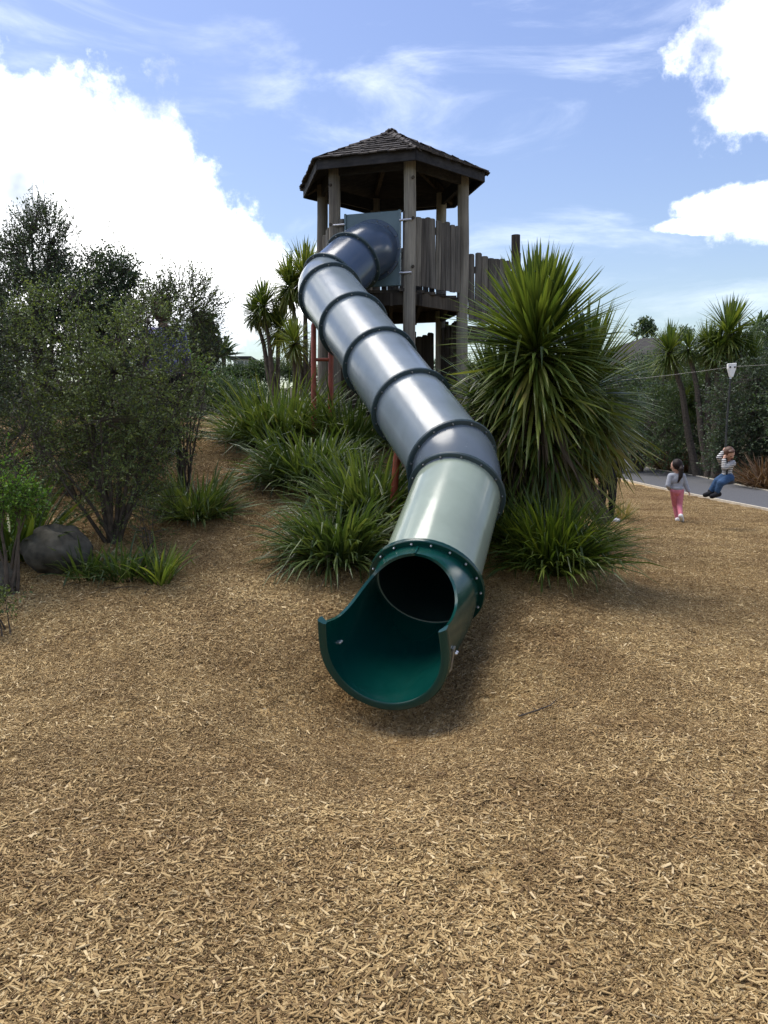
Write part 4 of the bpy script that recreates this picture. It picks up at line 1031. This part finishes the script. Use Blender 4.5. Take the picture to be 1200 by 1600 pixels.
far_shrub('bush', 1060, 735, 45, [bl(1060, 590, 45, 50, 40, 1), bl(1010, 600, 45, 40, 40, 1), bl(1110, 585, 45, 50, 45, 1)], 1500, .13, 'far2', 'pale green bank of bush under the far roof', seed=104)
far_shrub('bush', 880, 730, 40, [bl(880, 640, 40, 60, 70, 1), bl(820, 640, 40, 60, 70, 1)], 1200, .12, 'far', 'dark bush behind the big cabbage tree head', seed=105)
far_shrub('tree', 1210, 740, 36, [bl(1195, 545, 36, 34, 30, 1), bl(1230, 560, 36, 50, 60, 1.4), bl(1200, 610, 36, 50, 50, 1)], 1500, .11, 'far', 'dark broadleaf tree rising over the grey green bush', 'tree', seed=106)
far_shrub('bush', 1280, 745, 25, [bl(1290, 660, 25, 80, 90, 1)], 900, .09, 'far', 'dark bush at the end of the planting beyond the path', seed=108)
far_shrub('tree', 1004, 600, 70, [bl(1008, 510, 70, 11, 8, 1), bl(998, 517, 70, 8, 7, .6), bl(1016, 518, 70, 7, 6, .5)], 200, .2, 'far', 'lone small tree standing on the skyline above the far roof', 'tree', seed=107, tr=.12, tl=.4, thr=-.1)
far_shrub('tree', 1060, 600, 75, [bl(1062, 524, 75, 13, 6, 1)], 130, .2, 'far', 'small skyline tree mostly hidden behind the cabbage trees', 'tree', seed=109, tr=.2, tl=.6)
# left background
far_shrub('tree', 312, 640, 24, [bl(312, 545, 24, 20, 24, 1), bl(318, 515, 24, 9, 14, .4), bl(305, 570, 24, 22, 20, .8)], 620, .13, 'shrub_d', 'dark clumpy evergreen with a pointed top beyond the mound', 'tree', seed=111, tr=.08, tl=.3, wid=.7)
far_shrub('bush', 290, 640, 20, [bl(290, 575, 20, 26, 24, 1), bl(270, 590, 20, 30, 30, 1)], 620, .10, 'shrub_b', 'bright green bush in front of the pointed evergreen', seed=112, tl=.25)
far_shrub('bush', 350, 650, 30, [bl(350, 622, 30, 35, 18, 1), bl(395, 622, 30, 40, 16, 1), bl(320, 618, 30, 40, 24, 1)], 1200, .10, 'far', 'dark bank of bush beyond the chip track', seed=113)
far_shrub('bush', 385, 620, 60, [bl(398, 582, 60, 18, 8, 1), bl(358, 586, 60, 26, 8, 1), bl(425, 580, 60, 26, 12, 1), bl(470, 582, 60, 26, 12, 1)], 1100, .16, 'far', 'distant dark hedge in front of the pale house', seed=114, tl=.5)
far_shrub('bush', 560, 640, 40, [bl(540, 600, 40, 60, 30, 1), bl(650, 600, 40, 60, 35, 1), bl(730, 600, 40, 50, 35, 1)], 1500, .12, 'far', 'dark bush seen low behind the tower', seed=115)
far_shrub('bush', 60, 720, 16, [bl(40, 600, 16, 90, 90, 1), bl(150, 600, 16, 90, 80, 1), bl(240, 610, 16, 60, 60, .8), bl(-60, 580, 16, 100, 100, 1)], 2400, .06, 'shrub_d', 'dense dark thicket closing the view behind the shrub bed', seed=116, tl=.3)
# far palm
def palm(px, py, Y, label):
    c = P(px, py, Y); z = hz(c.x, Y); T = empty('palm_tree', (c.x, Y, z)); tag(T, label, 'tree')
    mb = MB(); mb.tube([(c.x, Y, z - .2), (c.x + .1, Y, (z + c.z) / 2), c], [.22, .18, .16], 9); part('trunk', mb.mesh('trunk', True), M['bark'], T)
    g = np.random.default_rng(5); n = 34; a = g.random(n) * 6.28; th = np.radians(g.uniform(10, 105, n)); v, f = blades(np.tile(np.array(c), (n, 1)), a, th, np.full(n, 1.7), np.full(n, .34), g.uniform(.5, 1.3, n), ns=7)
    o = part('crown', fastmesh('crown', v, f), M['far'], T); o['kind'] = 'stuff'
palm(349, 556, 62, 'small distant palm on the skyline beside the pale house')
palm(1186, 512, 70, 'small distant palm on the skyline behind the largest cabbage tree')
# tussocks along the far side of the path
tm = [clump_mesh('tussock', 240, .3, .85, .3, .03, (3, 68), (.2, 1.0), seed=121 + i) for i in range(3)]
lab = ['red brown tussock clump behind the running girl', 'wide rusty tussock by the foot of the leaning trunk', 'green tipped tussock above the red brown clump', 'tall rusty tussock beyond the path below the grey green bush', 'low dry tussock leaning over the path edge', 'dark rusty tussock where the path bends away']
for i, (px, Y, s, mt_) in enumerate([(1035, 36.5, 1.5, 'tussock'), (1062, 34.5, 1.3, 'tussock'), (1046, 38.5, 1.7, 'flax'), (1180, 25, 1.25, 'tussock'), (1206, 24.3, 1.05, 'tussock'), (1014, 40.5, 1.3, 'tussock')]):
    q = P(px, 745, Y); x = max(q.x, float(np.interp(Y, [c[1] for c in FAR_C], [c[0] for c in FAR_C])) + .45); z = hz(x, Y); T = empty('tussock', (x, Y, z)); tag(T, lab[i], 'grass', 'tussocks along the far side of the path')
    me = tm[i % 3].copy(); o = part('foliage', me, M[mt_], T, loc=(x, Y, z), scale=(s, s, s)); o['kind'] = 'stuff'

# ------------------------------------------------------------------ far houses
def far_building():
    a = P(930, 560, 55); b = P(1020, 532, 50); T = empty('hillside_building', (b.x, 55, hz(b.x, 55))); tag(T, 'dark roofed low building half hidden behind the cabbage trees', 'building')
    zb = hz(b.x, 55)
    x0, x1 = P(905, 560, 52).x, P(1075, 560, 52).x; ze = P(950, 565, 52).z; zr = P(1010, 528, 56).z
    mb = MB(); mb.box(((x0 + x1) / 2, 56, (ze + zb) / 2 - .5), (x1 - x0, 7, ze - zb + 1)); part('wall', mb.mesh('wall'), M['wall_far'], T)
    mb = MB(); xm0, xm1 = P(1005, 528, 56).x, P(1040, 528, 56).x; e = .6
    v = [(x0 - e, 52, ze), (x1 + e, 52, ze), (x1 + e, 60, ze), (x0 - e, 60, ze), (xm0, 56, zr), (xm1, 56, zr)]
    mb.add(v, [[0, 1, 5, 4], [1, 2, 5], [2, 3, 4, 5], [3, 0, 4], [3, 2, 1, 0]]); rf = part('roof', mb.mesh('roof'), M['roof_far'], T)
    mb = MB(); mb.box(((x0 + x1) / 2, 51.92, ze - .1), (x1 - x0 + 2 * e, .1, .2)); part('gutter', mb.mesh('gutter'), M['concrete'], rf)
    for k in range(3):
        xx = x0 + (k + .5) * (x1 - x0) / 3; mb = MB(); mb.box((xx, 52.45, ze - 1.2), (1.2, .12, 1.2)); part('window', mb.mesh('window'), M['glass'], T)
far_building()
def far_house():
    c = P(376, 566, 80); T = empty('distant_house', (c.x, 80, hz(c.x, 80))); tag(T, 'tiny pale house on the skyline beyond the chip track', 'house'); zb = hz(c.x, 80)
    k = 80 / FPX; top = P(376, 561, 80).z; w = 22 * k
    mb = MB(); mb.box((c.x, 83, (zb + top) / 2), (w, 6, top - zb)); part('wall', mb.mesh('wall'), M['house_w'], T)
    mb = MB(); mb.box((c.x, 83, top + .12), (w + .8, 6.8, .24)); part('roof', mb.mesh('roof'), M['roof_far'], T)
    for i in range(4):
        mb = MB(); mb.box((c.x - w / 2 + (i + .5) * w / 4, 79.98, top - .55), (w / 4 * .55, .1, .7)); part('window', mb.mesh('window'), M['glass'], T)
far_house()

# ------------------------------------------------------------------ people
def cap(mb, a, b, ra, rb, n=14):
    a, b = Vector(a), Vector(b); d = (b - a); L = d.length; d = d / L if L > 1e-6 else Vector((0, 0, 1))
    pts = []; rad = []
    for k in range(4): t = math.pi / 2 * (1 - k / 4); pts.append(a - d * ra * math.sin(t)); rad.append(max(.0005, ra * math.cos(t)))
    for k in range(5): pts.append(a.lerp(b, k / 4)); rad.append(ra + (rb - ra) * k / 4)
    for k in range(1, 5): t = math.pi / 2 * k / 4; pts.append(b + d * rb * math.sin(t)); rad.append(max(.0005, rb * math.cos(t)))
    mb.tube(pts, rad, n)
def ell(mb, c, rx, ry, rz_, rot=None, n=16, m=10):
    c = Vector(c); rot = rot or Matrix.Identity(3); v = []; f = []
    for i in range(m + 1):
        t = math.pi * i / m
        for k in range(n): p = 2 * math.pi * k / n; v.append(c + rot @ Vector((rx * math.sin(t) * math.cos(p) + 1e-5 * math.cos(p), ry * math.sin(t) * math.sin(p) + 1e-5 * math.sin(p), rz_ * math.cos(t))))
    for i in range(m):
        for k in range(n): f.append([i*n + k, i*n + (k+1) % n, (i+1)*n + (k+1) % n, (i+1)*n + k])
    f.append(list(range(n))); f.append(list(range(m*n, m*n + n)))
    mb.add(v, f)
def skinmesh(name, mb, voxel=.008, sm=6):
    """weld overlapping shapes into one continuous surface"""
    me = mb.mesh(name); o = bpy.data.objects.new('tmp', me); COL.objects.link(o)
    m = o.modifiers.new('r', 'REMESH'); m.mode = 'VOXEL'; m.voxel_size = voxel; m.use_smooth_shade = True
    s = o.modifiers.new('s', 'SMOOTH'); s.factor = .5; s.iterations = sm
    dg = bpy.context.evaluated_depsgraph_get(); e = o.evaluated_get(dg); out = bpy.data.meshes.new_from_object(e); out.name = name
    bpy.data.objects.remove(o); bpy.data.meshes.remove(me); out.materials.clear()
    out.polygons.foreach_set('use_smooth', [True] * len(out.polygons)); return out
def hand(mb, wrist, d, palm_n, s=1.0, curl=.6, side=1):
    """palm and five bent fingers; d = pointing direction, palm_n = palm normal"""
    d = d.normalized(); palm_n = (palm_n - d * palm_n.dot(d)).normalized(); w = d.cross(palm_n) * side
    pc = wrist + d * .035 * s
    rot = Matrix((w, palm_n, d)).transposed(); ell(mb, pc, .028 * s, .013 * s, .04 * s, rot)
    for i, (off, ln) in enumerate(((-.02, .045), (-.007, .052), (.007, .048), (.02, .038))):
        b = wrist + d * .062 * s + w * off * s; k1 = b + (d * math.cos(curl) + palm_n * math.sin(curl)) * ln * .5 * s; k2 = k1 + (d * math.cos(curl * 2.2) + palm_n * math.sin(curl * 2.2)) * ln * .5 * s
        cap(mb, b, k1, .0075 * s, .007 * s, 8); cap(mb, k1, k2, .007 * s, .0055 * s, 8)
    b = wrist + d * .02 * s - w * .024 * s; k1 = b + (d * .6 - w * .7 + palm_n * .35) * .03 * s; k2 = k1 + (d * .8 - w * .1 + palm_n * .5) * .024 * s
    cap(mb, b, k1, .009 * s, .008 * s, 8); cap(mb, k1, k2, .008 * s, .006 * s, 8)
def person(label, J, o):
    """J joints (world), o options: sizes and materials"""
    k = o.get('k', 1.0); base = o['base']; T = empty('person', base); tag(T, label, 'person')
    fw = o['face'].normalized(); up = (J['head'] - J['neck']).normalized(); rt = fw.cross(up).normalized(); fw = up.cross(rt)
    hr = o.get('hr', .098)
    rot = Matrix((rt, fw, up)).transposed()
    mb = MB()
    # body
    sh = (J['lsh'] + J['rsh']) / 2; hp = (J['lhip'] + J['rhip']) / 2; tr = (J['rsh'] - J['lsh']).length / 2
    ax = (sh - hp).normalized(); lat = (J['rsh'] - J['lsh']).normalized(); dep = ax.cross(lat)
    rott = Matrix((lat, dep, ax)).transposed()
    def torso(m, g):
        ell(m, sh.lerp(hp, .28), tr * .95 + g, tr * .68 + g, (sh - hp).length * .42 + g, rott); ell(m, sh.lerp(hp, .62), tr * .82 + g, tr * .64 + g, (sh - hp).length * .36 + g, rott)
        cap(m, J['lsh'] - lat * -.01, J['rsh'] - lat * .01, .048 * k + g, .048 * k + g)
    def pelvis(m, g):
        ell(m, hp, tr * .86 + g, tr * .72 + g, tr * .72 + g, rott)
    def arms(m, g, cut=1.0):
        for s in 'lr':
            e = J[s + 'el']; w = J[s + 'wr']; cap(m, J[s + 'sh'], e, .043 * k + g, .034 * k + g); cap(m, e, e.lerp(w, cut), .034 * k + g, .026 * k + g)
    def legs(m, g, cut=1.0):
        for s in 'lr':
            kn = J[s + 'kn']; an = J[s + 'an']; lk = k * o.get('lk', 1); cap(m, J[s + 'hip'], kn, .074 * lk + g, .050 * lk + g); cap(m, kn, kn.lerp(an, cut), .048 * lk + g, .034 * lk + g)
    def feet(m, g):
        for s in 'lr':
            an = J[s + 'an']; toe = J[s + 'toe']; d = (toe - an); hl = an - d.normalized() * .025 + Vector(o.get('heel', (0, 0, -.03))); cap(m, hl, an, .034 * k + g, .034 * k + g); cap(m, hl, toe, .033 * k + g, .027 * k + g)
    torso(mb, 0); pelvis(mb, 0); arms(mb, 0); legs(mb, 0); feet(mb, 0)
    cap(mb, sh, J['head'] - up * hr * .5, .042 * k, .04 * k)
    ell(mb, J['head'], hr * .80, hr * .93, hr * 1.08, rot); ell(mb, J['head'] - up * hr * .5 + fw * hr * .22, hr * .58, hr * .62, hr * .55, rot)
    ell(mb, J['head'] + fw * hr * .93 - up * hr * .16, hr * .13, hr * .17, hr * .2, rot)
    for s in (-1, 1): ell(mb, J['head'] + rt * s * hr * .8 - up * hr * .1, hr * .1, hr * .2, hr * .26, rot)
    for s, sg in (('l', -1), ('r', 1)):
        e, w = J[s + 'el'], J[s + 'wr']; hand(mb, w, o.get(s + 'hd', w - e), o.get(s + 'pn', -lat * sg), .92 * k, o.get('curl', .55), sg)
    body = part('body', skinmesh('body', mb, .0075, 4), M['skin'], T)
    def cloth(name, fn, mat, vox=.010, sm=5):
        m = MB(); fn(m); return part(name, skinmesh(name, m, vox, sm), M[mat], T)
    cloth('top', lambda m: (torso(m, .014), arms(m, .012, o.get('sleeve', .9)), ell(m, hp + ax * .05, tr * .88 + .02, tr * .72 + .018, .06, rott)), o['top'])
    cloth('trousers', lambda m: (pelvis(m, .010), legs(m, .012, .93)), o['trousers'])
    for s in 'lr':
        an = J[s + 'an']; toe = J[s + 'toe']; d = toe - an; hl = an - d.normalized() * .03 + Vector(o.get('heel', (0, 0, -.03)))
        m = MB(); cap(m, hl, an + (an - hl) * .15, .044 * k, .042 * k); cap(m, hl, toe, .045 * k, .038 * k); cap(m, hl.lerp(toe, .5), toe, .046 * k, .040 * k); part('shoe', skinmesh('shoe', m, .008, 4), M[o['shoes']], T)
    m = MB()
    for a_, b_, c_, r_ in ((0, -.2, .18, 1.0), (0, -.34, -.1, .86), (-.2, -.22, .12, .88), (.2, -.22, .12, .88)):
        ell(m, J['head'] + rt * a_ * hr + fw * b_ * hr + up * c_ * hr, hr * .9 * r_, hr * .93 * r_, hr * 1.05 * r_, rot)
    if o.get('fringe'): ell(m, J['head'] + fw * hr * .45 + up * hr * .84, hr * .58, hr * .42, hr * .26, rot)
    if o.get('tail'):
        tl_ = o['tail']; cap(m, J['head'] - fw * hr * .9 - up * hr * .1, tl_[0], hr * .32, hr * .42); cap(m, tl_[0], tl_[1], hr * .44, hr * .36); cap(m, tl_[1], tl_[2], hr * .34, hr * .12)
    hair = part('hair', skinmesh('hair', m, .008, 3), M[o['hair']], T)
    if o.get('tail'):
        m = MB(); ell(m, J['head'] - fw * hr * 1.05 - up * hr * .25, .022, .022, .02); part('hair_tie', m.mesh('hair_tie', True), M['shoe_w'], hair)
    for s in (-1, 1):
        m = MB(); ell(m, J['head'] + fw * hr * .86 + rt * s * hr * .34 + up * hr * .08, hr * .12, hr * .08, hr * .09, rot); part('eye', m.mesh('eye', True), M['hair_d'], T)
    m = MB(); ell(m, J['head'] + fw * hr * .80 - up * hr * .52, hr * o.get('mw', .2), hr * .1, hr * o.get('mh', .06), rot); part('mouth', m.mesh('mouth', True), M['mouth'], T)
    return T
def girl():
    Y = 15.3; g = lambda x, y, dy=0: P(x, y, Y + dy)
    J = dict(head=g(1057, 725, .02), neck=g(1058.5, 735, 0), lsh=g(1047.5, 741), rsh=g(1067, 741), lel=g(1043.5, 755.5, -.04), rel=g(1071.8, 755, .0), lwr=g(1047.5, 762, .13), rwr=g(1076, 765, -.02),
             lhip=g(1053.2, 764), rhip=g(1062.8, 764), lkn=g(1055, 787, .14), rkn=g(1061.8, 787, .0), lan=g(1058.5, 808, .10), ran=g(1063.8, 806, -.22), ltoe=g(1058, 810, .24), rtoe=g(1065.5, 812.5, -.13))
    x = J['lan'].x; dz = hz(x, Y) + .045 - J['lan'].z
    for j in J: J[j] = J[j] + Vector((0, 0, dz))
    J['ltoe'].z = hz(x, Y) + .04; J['ran'].z = hz(x, Y) + .13; J['rtoe'].z = hz(x, Y) + .045
    hd = J['head']
    person('girl in grey sweatshirt and pink trousers with dark ponytail walking away over the chips', J, dict(base=Vector((x, Y, hz(x, Y))), face=Vector((-.75, .7, 0)), top='sweat', trousers='pink', shoes='shoe_w', hair='hair_d', k=.98, hr=.108, lk=.84,
           tail=[hd + Vector((.045, -.13, -.06)), hd + Vector((.03, -.15, -.19)), hd + Vector((-.01, -.135, -.30))], heel=(0, -.01, -.012), curl=.7))
girl()
ZT = P(1143, 580, 14.0)
def boy():
    Y = 14.0; g = lambda x, y, dy=0: P(x, y, Y + dy)
    J = dict(head=g(1139.5, 708.8, -.08), neck=g(1137.5, 719, 0), lsh=g(1129, 724.5, .05), rsh=g(1145, 724, -.06), lel=g(1123.5, 715, -.08), rel=g(1131.5, 731, -.19), lwr=g(1130.5, 705.5, -.06), rwr=g(1131, 717, -.15),
             lhip=g(1131.5, 746, .03), rhip=g(1139.5, 747, -.06), lkn=g(1120, 752, -.12), rkn=g(1126, 755, -.20), lan=g(1110, 768, -.10), ran=g(1120, 770, -.17), ltoe=g(1101.5, 773.5, -.17), rtoe=g(1112, 775.5, -.24))
    person('child in striped jersey and jeans clinging to the rope of the zip line', J, dict(base=Vector((J['lhip'].x, Y, J['ltoe'].z - .05)), face=Vector((.22, -1, .05)), top='stripe', trousers='denim', shoes='black', hair='hair_b', k=.98, hr=.1, fringe=True, mw=.26, mh=.24,
           lhd=Vector((.25, 0, 1)), rhd=Vector((.2, .1, 1)), lpn=Vector((1, .2, 0)), rpn=Vector((1, .4, 0)), curl=.95, heel=(.02, 0, -.035), sleeve=.86))
    # trolley, rope and seat of the zip line
    T = empty('zip_line_trolley', (ZT.x, Y, J['lhip'].z - .1)); tag(T, 'white trolley with dark rope and seat hanging from the zip line cable', 'trolley')
    mb = MB(); c = P(1143, 577, Y); k = Y / FPX
    o = [(-6.5, 8.5), (6.5, 9.5), (6, 1), (2, -12), (-2.2, -12), (-6.3, 1)]
    v = [(c.x + x * k, Y - .035, c.z + z * k) for x, z in o] + [(c.x + x * k, Y + .035, c.z + z * k) for x, z in o]
    mb.add(v, [[5, 4, 3, 2, 1, 0], [6, 7, 8, 9, 10, 11]] + [[i, (i + 1) % 6, (i + 1) % 6 + 6, i + 6] for i in range(6)]); bd = part('housing', mb.mesh('housing', bevel=.006), M['whitep'], T)
    for sx in (-3.5, 3.5):
        m = MB(); m.tube([(c.x + sx * k, Y - .05, c.z + 3 * k), (c.x + sx * k, Y - .035, c.z + 3 * k)], .014, 8); part('bolt', m.mesh('bolt', True), M['rubber'], bd)
    m = MB(); lo = P(1141.5, 592, Y); m.tube([(c.x - .002, Y, c.z - 11 * k), lo], .018, 8); part('swivel', m.mesh('swivel', True), M['steel'], T)
    seat = g(1133.5, 753, -.02); hand_ = g(1133, 706, -.05)
    m = MB(); m.tube([lo, lo.lerp(hand_, .5) + Vector((-.01, 0, 0)), hand_, hand_.lerp(seat, .5) + Vector((0, -.10, 0)), seat], .016, 8); part('rope', m.mesh('rope', True), M['rope'], T)
    m = MB(); d = (hand_ - seat).normalized(); m.tube([seat - d * .03, seat - d * .025, seat + d * .02, seat + d * .025], [.12, .145, .145, .12], 20); part('seat', m.mesh('seat', True), M['rubber'], T)
boy()
def zip_line():
    A = P(800, 600, 16.1); B = P(1143, 573, 14.0) ; C_ = B + (B - A).normalized() * 9; C_.z = B.z + .3
    T = empty('zip_line', (A.x, A.y, hz(A.x, A.y))); tag(T, 'thin steel zip line cable strung between timber end frames across the chips', 'zip line')
    m = MB(); n = 20; pts = []
    for i in range(n + 1): t = i / n; p = A.lerp(B, t) - Vector((0, 0, .08 * 4 * t * (1 - t))); pts.append(p)
    for i in range(1, n + 1): t = i / n; pts.append(B.lerp(C_, t) - Vector((0, 0, .05 * 4 * t * (1 - t))))
    m.tube(pts, .0032, 6); part('cable', m.mesh('cable', True), M['cable'], T)
    for e in (A, C_):
        for s in (-.7, .7):
            m = MB(); x = e.x + s * .4; y = e.y + s; m.tube([(x, y, hz(x, y) - .15), (e.x + s * .06, e.y + s * .12, e.z + .12)], .07, 12); part('post', m.mesh('post', True), M['post'], T)
        m = MB(); m.tube([(e.x, e.y - .3, e.z), (e.x, e.y + .3, e.z)], .05, 10); part('head_beam', m.mesh('head_beam', True), M['post'], T)
zip_line()
def bystander():
    Y = 15.2; f = P(953, 808, Y); z = hz(f.x, Y); X = f.x - .06; v = lambda x, dy, zz: Vector((X + x, Y + dy, z + zz))
    J = dict(head=v(0, 0, 1.50), neck=v(0, .01, 1.37), lsh=v(-.17, 0, 1.28), rsh=v(.17, 0, 1.28), lel=v(-.22, .02, 1.03), rel=v(.22, .02, 1.03), lwr=v(-.21, -.06, .82), rwr=v(.21, -.06, .82), lhip=v(-.085, 0, .82), rhip=v(.085, 0, .82),
             lkn=v(-.09, -.01, .44), rkn=v(.09, -.02, .44), lan=v(-.09, .02, .07), ran=v(.085, .02, .07), ltoe=v(-.02, -.12, .045), rtoe=v(.17, -.13, .045))
    person('person in black trousers and white trainers mostly hidden behind the big cabbage tree', J, dict(base=Vector((X, Y, z)), face=Vector((.4, -1, 0)), top='black', trousers='black', shoes='shoe_w', hair='hair_d', k=1.15, hr=.11))
bystander()
def climber():
    Y = 10.6; h = P(254, 487, Y); X = h.x; z = hz(X, Y); s = (h.z - z) / 1.5; v = lambda x, dy, zz: Vector((X + x * s, Y + dy * s, z + zz * s))
    J = dict(head=v(0, 0, 1.50), neck=v(0, .01, 1.36), lsh=v(-.18, 0, 1.27), rsh=v(.18, 0, 1.27), lel=v(-.23, .05, 1.02), rel=v(.23, .05, 1.02), lwr=v(-.19, .2, .92), rwr=v(.19, .2, .92), lhip=v(-.085, 0, .82), rhip=v(.085, 0, .82),
             lkn=v(-.09, .04, .44), rkn=v(.09, .0, .44), lan=v(-.09, .02, .07), ran=v(.085, -.03, .07), ltoe=v(-.11, .15, .045), rtoe=v(.11, .10, .045))
    person('person with brown hair in purple patterned top seen through the thin shrub twigs', J, dict(base=Vector((X, Y, z)), face=Vector((.15, 1, 0)), top='purple', trousers='black', shoes='shoe_w', hair='hair_b', k=1.2 * s, hr=.115 * s))
climber()
